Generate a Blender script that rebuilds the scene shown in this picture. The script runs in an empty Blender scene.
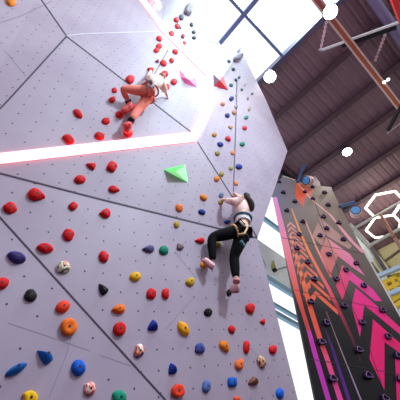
import bpy, bmesh, math, random
from mathutils import Vector as V, Matrix, noise
C = bpy.context.scene.collection
random.seed(7)

# ------------------------------------------------------------------ camera, sky, light, exposure
FPX = 303.0
ez = V((20, -260, 303)).normalized()                      # the building's up direction seen by the lens
ex = V((580, 399, 303)); ex = (ex - ez * ex.dot(ez)).normalized()
ey = ez.cross(ex)
R = Matrix((ex, ey, ez))                                  # lens axes (right, down, forward) -> world
CAM = V((0, 0, 1.6))
cd = bpy.data.cameras.new('camera'); cam = bpy.data.objects.new('camera', cd); C.objects.link(cam)
cd.sensor_fit = 'HORIZONTAL'; cd.sensor_width = 36; cd.lens = 36 * FPX / 400; cd.clip_start = 0.05
right, down, fwd = R @ V((1, 0, 0)), R @ V((0, 1, 0)), R @ V((0, 0, 1))
m = Matrix((right, -down, -fwd)).transposed().to_4x4(); m.translation = CAM
cam.matrix_world = m
bpy.context.scene.camera = cam

w = bpy.data.worlds.new('sky'); bpy.context.scene.world = w; w.use_nodes = True
bg = w.node_tree.nodes['Background']; bg.inputs[0].default_value = (0.95, 0.96, 1.0, 1); bg.inputs[1].default_value = 1.02
vs = bpy.context.scene.view_settings
vs.view_transform = 'Standard'; vs.look = 'None'; vs.gamma = 1; vs.use_curve_mapping = False; vs.exposure = 0.48

def area(name, loc, target, sx, sy, power, col):
    l = bpy.data.lights.new(name, 'AREA'); l.shape = 'RECTANGLE'; l.size = sx; l.size_y = sy
    l.energy = power; l.color = col
    o = bpy.data.objects.new(name, l); C.objects.link(o); o.location = loc
    o.rotation_euler = (V(target) - V(loc)).to_track_quat('-Z', 'Y').to_euler()
    return o
area('skylight_daylight', (1.6, -1.6, 17.5), (1.5, 1.2, 4), 3.6, 3.6, 760, (0.62, 0.88, 1.0))

wl_ = bpy.data.lights.new('added_wall_spot', 'SPOT'); wl_.energy = 2700; wl_.spot_size = math.radians(62); wl_.spot_blend = 1.0; wl_.shadow_soft_size = .5; wl_.color = (.70, .89, 1.0)  # added spot without a fixture, brightens the middle of the pale wall
wo_ = bpy.data.objects.new('added_wall_spot', wl_); C.objects.link(wo_); wo_.location = (2.0, -5.5, 11.5)
wo_.rotation_euler = (V((.7, 2.3, 6.2)) - V(wo_.location)).to_track_quat('-Z', 'Y').to_euler()

# ------------------------------------------------------------------ helpers
def ray(p): return R @ V((p[0] - 200, p[1] - 200, FPX))
def on_plane(p, n, point):
    r = ray(p); return CAM + r * ((V(point) - CAM).dot(n) / r.dot(n))
def at_z(p, z): return on_plane(p, V((0, 0, 1)), (0, 0, z))
def at_x(p, x): return on_plane(p, V((1, 0, 0)), (x, 0, 0))
def at_y(p, y): return on_plane(p, V((0, 1, 0)), (0, y, 0))
def lin(c):
    return tuple((x / 255 / 12.92 if x / 255 <= 0.04045 else ((x / 255 + 0.055) / 1.055) ** 2.4) for x in c) + (1,)
_m = {}
def mat(name, col, rough=0.5, metal=0.0, var=0.08, emit=None, strength=0, bump=0.0, scale=18.0, spec=0.5):
    if name in _m: return _m[name]
    M = bpy.data.materials.new(name); M.use_nodes = True; nt = M.node_tree; b = nt.nodes['Principled BSDF']
    b.inputs['Roughness'].default_value = rough; b.inputs['Metallic'].default_value = metal
    b.inputs['Specular IOR Level'].default_value = spec
    c = lin(col)
    tc = nt.nodes.new('ShaderNodeTexCoord'); nz = nt.nodes.new('ShaderNodeTexNoise'); nz.inputs['Scale'].default_value = scale
    nz.inputs['Detail'].default_value = 3
    nt.links.new(tc.outputs['Object'], nz.inputs['Vector'])
    rp = nt.nodes.new('ShaderNodeValToRGB'); rp.color_ramp.elements[0].position = 0.3; rp.color_ramp.elements[1].position = 0.7
    rp.color_ramp.elements[0].color = tuple(x * (1 - var) for x in c[:3]) + (1,)
    rp.color_ramp.elements[1].color = tuple(min(1, x * (1 + var)) for x in c[:3]) + (1,)
    nt.links.new(nz.outputs['Fac'], rp.inputs['Fac']); nt.links.new(rp.outputs['Color'], b.inputs['Base Color'])
    if bump:
        bp = nt.nodes.new('ShaderNodeBump'); bp.inputs['Strength'].default_value = bump; bp.inputs['Distance'].default_value = 0.01
        nt.links.new(nz.outputs['Fac'], bp.inputs['Height']); nt.links.new(bp.outputs['Normal'], b.inputs['Normal'])
    if emit:
        b.inputs['Emission Color'].default_value = emit + (1,); b.inputs['Emission Strength'].default_value = strength
    _m[name] = M
    return M
def swirl(name, cols, scale=9.0):
    if name in _m: return _m[name]
    M = bpy.data.materials.new(name); M.use_nodes = True; nt = M.node_tree; b = nt.nodes['Principled BSDF']
    b.inputs['Roughness'].default_value = 0.5
    tc = nt.nodes.new('ShaderNodeTexCoord'); nz = nt.nodes.new('ShaderNodeTexNoise')
    nz.inputs['Scale'].default_value = scale; nz.inputs['Distortion'].default_value = 1.5
    rp = nt.nodes.new('ShaderNodeValToRGB'); rp.color_ramp.interpolation = 'CONSTANT'
    els = rp.color_ramp.elements
    while len(els) < len(cols): els.new(0.5)
    for i, cc in enumerate(cols):
        els[i].position = 0.0 if i == 0 else 0.46 + 0.09 * (i - 1) / max(1, len(cols) - 2); els[i].color = lin(cc)
    nt.links.new(tc.outputs['Object'], nz.inputs['Vector']); nt.links.new(nz.outputs['Fac'], rp.inputs['Fac'])
    nt.links.new(rp.outputs['Color'], b.inputs['Base Color'])
    _m[name] = M
    return M
def tag(o, label=None, cat=None, group=None, kind=None):
    if label: o['label'] = label
    if cat: o['category'] = cat
    if group: o['group'] = group
    if kind: o['kind'] = kind
    return o
def wloc(o): return o.location + (wloc(o.parent) if o.parent else V((0, 0, 0)))
def mk(name, vs_, fs, ms, parent=None, smooth=False, idx=None, loc=None):
    vs_ = [V(v) for v in vs_]
    if loc is None: loc = wloc(parent) if parent else sum(vs_, V()) / len(vs_)
    me = bpy.data.meshes.new(name); me.from_pydata([v - V(loc) for v in vs_], [], fs)
    for M in (ms if isinstance(ms, (list, tuple)) else [ms]): me.materials.append(M)
    bm = bmesh.new(); bm.from_mesh(me); bmesh.ops.recalc_face_normals(bm, faces=bm.faces); bm.to_mesh(me); bm.free()
    for i, p in enumerate(me.polygons):
        p.use_smooth = smooth
        if idx: p.material_index = idx[i]
    o = bpy.data.objects.new(name, me); C.objects.link(o)
    if parent: o.parent = parent; o.location = V(loc) - wloc(parent)
    else: o.location = loc
    return o
def empty(name, loc):
    o = bpy.data.objects.new(name, None); o.empty_display_size = 0.1; C.objects.link(o); o.location = loc; return o
class MB:
    def __init__(s): s.v = []; s.f = []; s.i = []
    def add(s, v, f, i=0):
        n = len(s.v); s.v += [V(x) for x in v]; s.f += [tuple(n + k for k in q) for q in f]; s.i += [i] * len(f); return s
    def box(s, a, b, i=0):
        x0, y0, z0 = a; x1, y1, z1 = b
        return s.add([(x0, y0, z0), (x1, y0, z0), (x1, y1, z0), (x0, y1, z0), (x0, y0, z1), (x1, y0, z1), (x1, y1, z1), (x0, y1, z1)],
              [(0, 3, 2, 1), (4, 5, 6, 7), (0, 1, 5, 4), (1, 2, 6, 5), (2, 3, 7, 6), (3, 0, 4, 7)], i)
    def bar(s, p, q, w_, h, up=(0, 0, 1), i=0):
        p, q = V(p), V(q); d = (q - p).normalized(); u = V(up); sd = d.cross(u).normalized(); u = sd.cross(d).normalized()
        vv = [c + sd * (w_ / 2 * a) + u * (h / 2 * b) for c in (p, q) for a, b in ((-1, -1), (1, -1), (1, 1), (-1, 1))]
        return s.add(vv, [(0, 1, 2, 3), (7, 6, 5, 4), (0, 4, 5, 1), (1, 5, 6, 2), (2, 6, 7, 3), (3, 7, 4, 0)], i)
    def tube(s, pts, r, n=10, i=0):
        pts = [V(p) for p in pts]; rs = r if isinstance(r, (list, tuple)) else [r] * len(pts)
        vv = []; ff = []; ref = None
        for k, p in enumerate(pts):
            d = (pts[min(k + 1, len(pts) - 1)] - pts[max(k - 1, 0)]).normalized()
            if ref is None: ref = d.orthogonal().normalized()
            a = (ref - d * ref.dot(d)).normalized(); ref = a; b = d.cross(a)
            vv += [p + (a * math.cos(2 * math.pi * j / n) + b * math.sin(2 * math.pi * j / n)) * rs[k] for j in range(n)]
        for k in range(len(pts) - 1):
            ff += [(k * n + j, k * n + (j + 1) % n, (k + 1) * n + (j + 1) % n, (k + 1) * n + j) for j in range(n)]
        ff += [tuple(range(n - 1, -1, -1)), tuple((len(pts) - 1) * n + j for j in range(n))]
        return s.add(vv, ff, i)
    def prism(s, pts, n, t, i=0):                          # closed polygon extruded by t along n
        n = V(n).normalized(); k = len(pts); a = [V(p) for p in pts]; b = [p + n * t for p in a]
        return s.add(a + b, [tuple(range(k - 1, -1, -1)), tuple(range(k, 2 * k))] + [(j, (j + 1) % k, k + (j + 1) % k, k + j) for j in range(k)], i)
    def ico(s, c, r, sc=(1, 1, 1), i=0):
        b = bmesh.new(); bmesh.ops.create_icosphere(b, subdivisions=2, radius=r)
        s.add([V(c) + V((v.co.x * sc[0], v.co.y * sc[1], v.co.z * sc[2])) for v in b.verts], [tuple(v.index for v in f.verts) for f in b.faces], i); b.free(); return s
    def build(s, name, ms, parent=None, smooth=False, loc=None): return mk(name, s.v, s.f, ms, parent, smooth, s.i, loc)

# ------------------------------------------------------------------ the pale faceted climbing wall
NW = V((-0.07329835, -0.99403179, -0.08079704)).normalized()      # normal of the wall, leaning out a little
DW = 2.7
def W(p, off=0.0):
    r = ray(p); return CAM + r * (-(DW - off) / r.dot(NW))
U_AX = V((0.94846921, -0.09452185, 0.30244303)); U_AX = (U_AX - NW * U_AX.dot(NW)).normalized()
V_AX = NW.cross(U_AX).normalized()
def puv(P): d = P - CAM; return V((d.dot(U_AX), d.dot(V_AX)))
def to_floor(a, b, off=0.0):
    A, B = W(a), W(b); t = A.z / (A.z - B.z); return A + (B - A) * t + NW * off
vert = dict(JL=W((-50, 164), 0), J0=W((66.5, 36), .06), J1=W((194, 137.5), .10), J2=W((233, 198), .04), J3=W((257.5, 238), 0),
            R1=W((287.5, 151), -.02), R2=W((266, 100), -.05), T1=W((241, 50), -.05), T0=W((220, 44), 0), Ta=W((190, -12), 0),
            Tb=W((126, -25), .05), M=W((163, 30), .07), K=W((217, 85), .07), U0=W((38, -5), 0), U2=W((-90, -60), 0))
vert['BR'] = to_floor((258, 240), (298, 400)); vert['S2'] = to_floor((0, 217), (165, 400))
jl = vert['JL']; vert['BL'] = V((jl.x - .3, jl.y + .25, 0))
def on_wall(x, z): return V((x, (DW * -1 - (x * NW.x + (z - 1.6) * NW.z)) / NW.y, z))
vert['LU'] = on_wall(-6, 7.2); vert['LB'] = on_wall(-6, 0) + V((0, .25, 0))
facets = dict(F1='JL J0 J1', F2='JL J1 J2 J3', F3='JL J3 BR S2', F4='JL S2 BL', F5='J1 K T1 J2', F6='J2 T1 R2 R1 J3', F7='J0 M K J1',
              F8='J0 U0 Tb M', F9='JL U2 U0 J0', F10='M Tb Ta T0 T1 K', F11='JL BL LB LU U2')
base_grid = ((120, 258.9), (135.6, 261), 1, (120.3, 275), 1)
g1 = ((18, 115), (78.4, 114.2), 3, (5.5, 134.7), 2)
g2 = ((139.4, 174), (106.5, 174.1), -2, (126.6, 197.5), 3)
g4 = ((24, 276.5), (52, 288.5), 1, (6.4, 304.5), 1)
grids = dict(F1=g1, F2=g2, F3=base_grid, F4=g4, F5=g2, F6=base_grid, F7=g2, F8=g1, F9=g1, F10=g2, F11=base_grid)
TRI = []
mbw = MB(); uvs = []; wall_ms = []; tri_mi = []; thr = {}
for fn, names in facets.items():
    P = [vert[k] for k in names.split()]
    o_, a_, na, b_, nb = grids[fn]
    O = puv(W(o_)); A = (puv(W(a_)) - O) / na; B = (puv(W(b_)) - O) / nb; det = A.x * B.y - A.y * B.x
    def guv(p):
        d = puv(p) - O; return ((d.x * B.y - d.y * B.x) / det + .5, (A.x * d.y - A.y * d.x) / det + .5)
    thr[fn] = .0092 / math.sqrt(abs(det))
    for k in range(1, len(P) - 1):
        tri_mi.append(list(facets).index(fn))
        t = [P[0], P[k], P[k + 1]]
        nn = (t[1] - t[0]).cross(t[2] - t[0]).normalized()
        if nn.dot(NW) < 0: t = [t[0], t[2], t[1]]; nn = -nn
        TRI.append((t, nn)); mbw.add(t, [(0, 1, 2)]); uvs += [guv(q) for q in t]
order = 'BL LB LU U2 U0 Tb Ta T0 T1 R2 R1 J3 BR S2'.split()
for a, b in zip(order, order[1:] + order[:1]):
    A, B = vert[a], vert[b]; Ab, Bb = A + V((0, .35, 0)), B + V((0, .35, 0))
    mbw.add([A, B, Bb, Ab], [(0, 1, 2, 3)]); uvs += [(.0, .0)] * 4

def tnut_material(radius):
    M = bpy.data.materials.new('pale_climbing_panel'); M.use_nodes = True; nt = M.node_tree; b = nt.nodes['Principled BSDF']
    b.inputs['Roughness'].default_value = 0.55
    uv = nt.nodes.new('ShaderNodeUVMap'); uv.uv_map = 'grid'
    sp = nt.nodes.new('ShaderNodeSeparateXYZ'); nt.links.new(uv.outputs[0], sp.inputs[0])
    def mt(op, a, b_=None):
        n = nt.nodes.new('ShaderNodeMath'); n.operation = op
        for i, x in enumerate((a, b_)):
            if x is None: continue
            if isinstance(x, (int, float)): n.inputs[i].default_value = x
            else: nt.links.new(x, n.inputs[i])
        return n.outputs[0]
    fx = mt('SUBTRACT', mt('FRACT', sp.outputs[0]), .5); fy = mt('SUBTRACT', mt('FRACT', sp.outputs[1]), .5)
    d = mt('SQRT', mt('ADD', mt('MULTIPLY', fx, fx), mt('MULTIPLY', fy, fy)))
    hole = mt('LESS_THAN', d, radius)
    tc = nt.nodes.new('ShaderNodeTexCoord'); nz = nt.nodes.new('ShaderNodeTexNoise'); nz.inputs['Scale'].default_value = 1.3
    nz.inputs['Detail'].default_value = 5
    nt.links.new(tc.outputs['Object'], nz.inputs['Vector'])
    rp = nt.nodes.new('ShaderNodeValToRGB'); rp.color_ramp.elements[0].position = .3; rp.color_ramp.elements[1].position = .7
    rp.color_ramp.elements[0].color = (.350, .272, .358, 1); rp.color_ramp.elements[1].color = (.415, .338, .418, 1)
    nt.links.new(nz.outputs['Fac'], rp.inputs['Fac'])
    mx = nt.nodes.new('ShaderNodeMix'); mx.data_type = 'RGBA'
    nt.links.new(hole, mx.inputs[0]); nt.links.new(rp.outputs[0], mx.inputs[6]); mx.inputs[7].default_value = (.03, .02, .05, 1)
    nt.links.new(mx.outputs[2], b.inputs['Base Color'])
    return M
me = bpy.data.meshes.new('wall_left'); me.from_pydata(mbw.v, [], mbw.f); 
for fn in facets: me.materials.append(tnut_material(thr[fn]))
ul = me.uv_layers.new(name='grid')
for p in me.polygons:
    p.material_index = tri_mi[p.index] if p.index < len(tri_mi) else 0
    for li, vi in zip(p.loop_indices, p.vertices): ul.data[li].uv = uvs[vi]
wl = bpy.data.objects.new('wall_left', me); C.objects.link(wl); tag(wl, kind='structure')
wl['label'] = 'pale lilac grey faceted climbing wall with rows of bolt holes'

def cast(p):
    best = None; r = ray(p)
    for t, nn in TRI:
        dn = r.dot(nn)
        if dn >= 0: continue
        s = (t[0] - CAM).dot(nn) / dn; q = CAM + r * s
        ok = all((t[(k + 1) % 3] - t[k]).cross(q - t[k]).dot(nn) >= -1e-6 for k in range(3))
        if ok and (best is None or s < best[2]): best = (q, nn, s)
    if best is None: return W(p), NW
    return best[0], best[1]

seam_m = mat('dark_panel_seam', (66, 50, 72), .7)
seam_l = mat('pale_panel_seam', (205, 200, 212), .5)
seam_f = mat('faint_panel_joint', (136, 120, 142), .7)
def strip_on_wall(pts, wpx, lift, thick, name, ms, n_sub=14):
    mb = MB(); L = []
    for a, b in zip(pts, pts[1:]):
        for k in range(n_sub): L.append((a[0] + (b[0] - a[0]) * k / n_sub, a[1] + (b[1] - a[1]) * k / n_sub))
    L.append(pts[-1])
    rows = []
    for k, p in enumerate(L):
        a = L[max(k - 1, 0)]; b = L[min(k + 1, len(L) - 1)]
        dx, dy = b[0] - a[0], b[1] - a[1]; ln = math.hypot(dx, dy) or 1; nx, ny = -dy / ln, dx / ln
        ww = wpx if not callable(wpx) else wpx(p)
        l = (p[0] + nx * ww / 2, p[1] + ny * ww / 2); r_ = (p[0] - nx * ww / 2, p[1] - ny * ww / 2)
        row = []
        for e in (l, r_):
            q, nn = cast(e); row += [q + nn * lift, q - nn * (thick - lift)]
        rows.append(row)
    for k in range(len(rows) - 1):
        a, b = rows[k], rows[k + 1]
        mb.add(a + b, [(0, 2, 6, 4), (0, 4, 5, 1), (2, 3, 7, 6)])
        if k == 0: mb.add(a, [(0, 1, 3, 2)])
        if k == len(rows) - 2: mb.add(b, [(0, 2, 3, 1)])
    o = mb.build(name, ms)
    return o
seams = [([(-48, 161), (0, 173.3), (100, 199.2), (257, 238)], 1.5, seam_m), ([(-48, 163.5), (0, 217.3), (30, 250.5), (165.5, 400)], 1.6, seam_m),
         ([(197.5, 142), (233, 198), (257, 237.5)], .9, seam_m), ([(236.8, 80), (236.4, 104), (233.2, 198)], .9, seam_m),
         ([(66.5, 36.5), (100, 62), (191, 132)], 1.0, seam_m), ([(38.5, -4.5), (41.5, 0), (66.5, 36)], 1.1, seam_m),
         ([(66, 37), (8, 100.5), (0, 109), (-48, 162)], 1.5, seam_m), ([(67, 35.8), (85, 33.8), (160, 31.5)], .8, seam_l),
         ([(0, 23), (22, 15.5), (52, 1)], .8, seam_f), ([(168, 50), (154, 75)], .8, seam_m), ([(165, 6), (161, 28)], .5, seam_f),
         ([(4, 50), (26, 76)], .6, seam_f), ([(8, 323), (50, 337), (90, 351)], .7, seam_f), ([(100, 355), (131, 366)], .7, seam_f),
         ([(71, 338), (66, 356), (49, 397)], .6, seam_f), ([(175, 252), (196, 278)], .5, seam_f), ([(195, 296), (165, 330)], .5, seam_f),
         ([(258, 245), (266, 266)], .4, seam_f), ([(242, 340), (268, 366)], .4, seam_f)]
for k, (pts, wp, ms) in enumerate(seams):
    o = strip_on_wall(pts, wp, .001 if ms is seam_f else .004, .012, 'trim_%d' % (k + 1), ms); tag(o, kind='structure')

led_m = mat('led_diffuser', (255, 150, 150), .5, emit=(1.0, .33, .34), strength=3.2)
led_h = mat('led_channel', (200, 70, 80), .5)
def led(pts, wf, label):
    o = strip_on_wall(pts, wf, .03, .06, 'led_strip', led_m); tag(o, label, 'led light', 'glowing light strips of the pale wall')
led([(-46, 164.6), (194, 137.2), (215, 91.5)], lambda p: 8.6 if p[0] < 190 else 8.6 + (p[0] - 190) * .05,
    'long glowing white light strip with red edges crossing the wall below the upper climber')
led([(208, 73), (163, 28), (136, -8)], lambda p: 4.2 if p[0] < 160 else 6.0,
    'glowing light strip running from the red pyramid up to the top edge')

# ------------------------------------------------------------------ patterned wall at the right
H1 = V((.8836, -.4683, 0)).normalized(); N2 = V((-.4683, -.8836, 0)).normalized(); D2 = 6.0
def Q(p, off=0.0):
    r = ray(p); return CAM + r * (-(D2 - off) / r.dot(N2))
def q2(p): d = Q(p) - CAM; return d.dot(H1), d.z
fr = [(272, 190), (282.5, 176.5), (295, 180.5), (312, 185), (331, 187), (337, 200), (362, 249), (400, 317.5)]
front = [Q(p) for p in fr]
lowR = front[-1] + (front[-1] - front[-2]) * ((front[-1].z) / (front[-2].z - front[-1].z))
lowL = V((front[0].x, front[0].y, 0))
outline = front + [lowR, lowL]
def sheen_base():  # grey fade towards the top is sheen and haze put into the colour
    M = bpy.data.materials.new('dark_panel_sheen_fade'); M.use_nodes = True; nt = M.node_tree; b = nt.nodes['Principled BSDF']
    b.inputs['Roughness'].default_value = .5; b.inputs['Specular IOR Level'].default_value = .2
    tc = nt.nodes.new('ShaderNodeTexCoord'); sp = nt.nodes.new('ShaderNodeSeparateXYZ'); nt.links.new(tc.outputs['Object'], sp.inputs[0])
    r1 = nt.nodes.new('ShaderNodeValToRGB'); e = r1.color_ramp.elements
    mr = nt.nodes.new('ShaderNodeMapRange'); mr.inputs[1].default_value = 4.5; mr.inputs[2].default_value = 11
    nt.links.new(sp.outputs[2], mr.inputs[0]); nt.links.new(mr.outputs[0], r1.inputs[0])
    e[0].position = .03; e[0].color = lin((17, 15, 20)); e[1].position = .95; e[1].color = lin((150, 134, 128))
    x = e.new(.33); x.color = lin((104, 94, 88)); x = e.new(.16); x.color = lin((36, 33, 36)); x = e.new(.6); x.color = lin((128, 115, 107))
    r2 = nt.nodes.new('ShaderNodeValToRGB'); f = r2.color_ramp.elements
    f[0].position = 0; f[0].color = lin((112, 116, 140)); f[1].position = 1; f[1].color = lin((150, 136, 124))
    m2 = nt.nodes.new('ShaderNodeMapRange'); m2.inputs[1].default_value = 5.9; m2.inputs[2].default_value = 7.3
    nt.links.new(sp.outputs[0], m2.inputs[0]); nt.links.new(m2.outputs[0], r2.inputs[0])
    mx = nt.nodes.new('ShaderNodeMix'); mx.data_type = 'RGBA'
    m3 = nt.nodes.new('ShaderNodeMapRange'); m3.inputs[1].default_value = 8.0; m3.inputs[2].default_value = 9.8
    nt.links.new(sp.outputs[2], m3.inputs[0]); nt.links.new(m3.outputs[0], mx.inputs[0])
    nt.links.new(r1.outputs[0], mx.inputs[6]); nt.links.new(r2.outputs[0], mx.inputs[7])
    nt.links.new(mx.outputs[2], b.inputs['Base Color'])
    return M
pw_base = sheen_base()
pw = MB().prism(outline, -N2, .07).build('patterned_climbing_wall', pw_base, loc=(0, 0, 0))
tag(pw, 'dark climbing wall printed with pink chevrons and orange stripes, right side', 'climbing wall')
# printed artwork: thin vinyl, one mesh, colours running down the print (per-vertex print colours)
art_v, art_f, art_c = [], [], []
def art(quads_pts, cols, lift=.003):
    n = len(art_v)
    for p in quads_pts: art_v.append(Q(p, lift))
    art_f.append(tuple(range(n, n + len(quads_pts))))
    art_c.extend(cols if isinstance(cols, list) else [cols] * len(quads_pts))
def band(L, Rr, cols, lift=.003):
    for k in range(len(L) - 1):
        art([L[k], Rr[k], Rr[k + 1], L[k + 1]], [cols[k], cols[k], cols[k + 1], cols[k + 1]], lift)
def stripe(pts, ws, cols, lift=.003):
    band([(p[0] - w_ / 2, p[1]) for p, w_ in zip(pts, ws)], [(p[0] + w_ / 2, p[1]) for p, w_ in zip(pts, ws)], cols, lift)
LIL = (222, 150, 214); SAL = (240, 128, 118); ORG = (238, 96, 62); MAG = (206, 52, 178); PNK = (250, 62, 150); HOT = (246, 22, 118); PCH = (236, 168, 150)
stripe([(274.8, 197), (286.5, 248), (297, 292), (302.6, 311), (308.6, 330)], [4, 7, 5.5, 4.2, 4.2], [LIL, (244, 140, 160), (238, 98, 84), (214, 74, 66), (200, 66, 74)])
stripe([(308.6, 330), (314.2, 351), (328.5, 400), (345, 458)], [4.2, 5, 5.2, 6], [(214, 60, 170), MAG, (196, 54, 186), (150, 40, 150)])
stripe([(291, 236), (301.5, 275), (307, 296)], [2.5, 4, 5], [PCH, (246, 140, 100), (244, 106, 70)])
stripe([(307, 296), (312, 313), (322, 345), (326.5, 357), (340.5, 400), (358, 455)], [5, 5, 5, 5, 5.5, 6], [(244, 104, 66), ORG, (240, 80, 84), (246, 78, 130), (246, 74, 168), (200, 60, 160)])
stripe([(291.5, 208), (299, 229), (308, 250), (320, 273), (329, 289), (335, 302)], [1.2, 2.2, 3, 3.4, 3.8, 4], [(220, 160, 110), (246, 160, 104), (250, 146, 104), (248, 124, 110), (246, 96, 120), (214, 74, 92)])
stripe([(335, 302), (344.5, 322), (352, 338), (361, 362)], [4, 3.6, 3.2, 2], [(190, 66, 78), (140, 46, 66), (96, 34, 56), (50, 26, 40)])
stripe([(305, 220), (317.5, 250), (331, 277)], [1.2, 2.2, 2.4], [(226, 170, 160), (244, 160, 150), (244, 120, 120)])
stripe([(323, 323), (333, 350), (349, 400), (368, 455)], [1.5, 3, 3.8, 4], [(52, 34, 60), (78, 34, 118), (92, 38, 140), (70, 30, 110)])
stripe([(326, 311), (341, 350), (361, 400)], [.9, 1.0, 1.5], [(140, 90, 80), (170, 140, 150), (170, 150, 190)])
stripe([(296, 181), (312, 200), (330, 214.5), (340, 227), (352, 241.5), (364, 253)], [1.6, 1.6, 2.2, 3, 4, 4.5], [(246, 196, 170), (236, 190, 176), (240, 186, 186), (242, 178, 188), (240, 168, 186), (240, 160, 180)], .004)
art([(296, 183), (302, 183.5), (314, 190), (311, 196), (305, 197), (303.5, 208), (295, 196)], [(240, 110, 70), (240, 120, 80), (226, 140, 110), (222, 140, 120), (236, 104, 84), (214, 120, 110), (238, 96, 66)], .0035)
def pw_lin(tab, y):
    for (y0, x0), (y1, x1) in zip(tab, tab[1:]):
        if y <= y1: return x0 + (x1 - x0) * (y - y0) / (y1 - y0)
    return x1 + (x1 - x0) * (y - y1) / (y1 - y0)
PK = [(290.3, 221.6), (291.1, 226.3), (292.5, 230.9), (294, 235.6), (295.8, 241), (298, 247), (300.7, 254), (303.5, 262), (306.8, 270.4), (310.6, 279.4), (315.8, 290.6)]
LE = [(218, 285.6), (225, 287), (256, 293), (286, 302.5), (305, 309.5)]; RE = [(218, 292.5), (224, 294.7), (256, 308.2), (272.4, 316.4), (286, 324), (300, 332)]
for k, (px, py) in enumerate(PK):
    spc = (PK[k + 1][1] if k + 1 < len(PK) else py + 12.5) - py; th = spc * .56; t = k / (len(PK) - 1)
    sx = (PK[k + 1][0] - px) if k + 1 < len(PK) else 5.0; tl = .5 * (spc + 1.15 * sx) * .9; tr_ = .55 * (spc - .9 * sx)
    c = tuple(int(a + (b - a) * t) for a, b in zip((226, 158, 158), (242, 108, 80)))
    dl = dr_ = 3.0
    for _ in range(20): dl = px - pw_lin(LE, py + 1.15 * dl); dr_ = pw_lin(RE, py + .9 * dr_) - px
    dl, dr_ = max(dl, .6), max(dr_, .6)
    art([(px - dl, py + 1.15 * dl), (px, py), (px, py + tl), (px - dl, py + 1.15 * dl + tl)], c)
    art([(px, py), (px + dr_, py + .9 * dr_), (px + dr_, py + .9 * dr_ + tr_), (px, py + tr_)], c)
art([(318, 216), (336, 231), (352, 246), (349, 249), (325, 235)], (196, 156, 148))
art([(318, 222), (325, 235), (322, 246), (312, 236)], (192, 152, 144))
art([(326, 237), (339, 251), (338, 256), (330, 276), (320, 252)], [(206, 148, 142), (208, 146, 144), (224, 126, 128), (228, 114, 118), (222, 130, 126)])
art([(326, 237), (350, 254), (365, 276), (352, 267), (338, 256)], [(236, 160, 170), (240, 150, 180), (244, 130, 180), (244, 126, 176), (240, 140, 160)], .0036)
art([(342, 265), (349.5, 279), (342.5, 300), (336, 286)], [(240, 104, 136), (242, 84, 146), (240, 56, 118), (240, 80, 120)])
art([(342, 265), (350, 271), (373, 289.5), (382, 301), (375, 301), (350, 280), (349.5, 279)], [(240, 104, 140), (244, 92, 168), (246, 72, 174), (248, 60, 160), (248, 60, 160), (246, 84, 160), (246, 90, 150)], .0036)
art([(355.5, 288), (364.4, 305), (360, 337), (351.5, 306)], [(248, 58, 150), (248, 44, 138), (246, 30, 124), (246, 44, 130)])
art([(355.5, 288), (372, 301.5), (402, 329), (403, 337), (364.4, 305)], [(248, 58, 150), (248, 50, 146), (248, 34, 128), (248, 34, 128), (248, 44, 138)], .0036)
art([(373, 319), (384.5, 342), (384.5, 390), (369.5, 359)], HOT)
art([(373, 319), (403, 346), (404, 356), (384.5, 342)], HOT, .0036)
art([(395, 357), (404, 364), (404, 420), (397, 404)], HOT)
def art_mat():
    M = bpy.data.materials.new('printed_colours'); M.use_nodes = True; nt = M.node_tree; b = nt.nodes['Principled BSDF']
    b.inputs['Roughness'].default_value = .5; b.inputs['Specular IOR Level'].default_value = .2
    a = nt.nodes.new('ShaderNodeVertexColor'); a.layer_name = 'print'; nt.links.new(a.outputs[0], b.inputs['Base Color'])
    return M
me = bpy.data.meshes.new('printed_pattern'); me.from_pydata(art_v, [], art_f); me.materials.append(art_mat())
ca = me.color_attributes.new('print', 'FLOAT_COLOR', 'POINT')
for i, c in enumerate(art_c): ca.data[i].color = lin(c)
ap = bpy.data.objects.new('printed_pattern', me); C.objects.link(ap); ap.parent = pw
mb = MB(); jm = mat('panel_joint_dark', (40, 34, 40), .6)
for L in ([(314.5, 201), (331, 248), (345, 290), (369, 346), (386, 398)], [(281.5, 237.5), (314, 244), (366, 254)], [(294.5, 290), (345, 301), (396, 312)], [(309, 359), (350, 365.3), (404, 375)]):
    for a, b in zip(L, L[1:]): mb.bar(Q(a, .004), Q(b, .004), .012, .006, up=N2)
mb.build('panel_joint', jm, pw)
edge_m = mat('pale_edge_strip', (215, 205, 200), .5)
mb = MB()
for a, b in (((282.5, 176.5), (295, 180.5)), ((364, 253), (400, 317.5))): mb.bar(Q(a, -.02), Q(b, -.02), .05, .06, up=N2)
mb.build('edge_strip', edge_m, pw)
# grey panel rising behind the top of the patterned wall
gp = MB().prism([Q(p, -.5) for p in ((309, 186), (311, 178), (315, 175.5), (319.5, 182), (322, 190), (318, 200), (309, 196))], -N2, .12).build('rear_panel', mat('grey_panel', (150, 138, 136), .6))
tag(gp, 'grey panel tip rising behind the top of the patterned wall', 'panel')

# ------------------------------------------------------------------ roof, skylight, windows, floor
ZR = 13.5
deck_m = mat('brown_metal_deck', (124, 94, 106), .5, var=.12, scale=1.2)
mb = MB(); y = -7.0; sp = .3
while y < 5.5:
    y1 = min(y + sp, 5.5)
    a, b, c, d = y, y + .05, y + .09, y + .14
    mb.add([(4, a, ZR), (18, a, ZR), (18, b, ZR + .03), (4, b, ZR + .03)], [(0, 1, 2, 3)])
    mb.add([(4, b, ZR + .03), (18, b, ZR + .03), (18, c, ZR + .03), (4, c, ZR + .03)], [(0, 1, 2, 3)])
    mb.add([(4, c, ZR + .03), (18, c, ZR + .03), (18, d, ZR), (4, d, ZR)], [(0, 1, 2, 3)])
    mb.add([(4, d, ZR), (18, d, ZR), (18, y1, ZR), (4, y1, ZR)], [(0, 1, 2, 3)])
    y = y1
mb.box((4, -7, ZR + .05), (18, 5.5, ZR + .2))
tag(mb.build('ceiling', deck_m), kind='structure')
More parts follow.
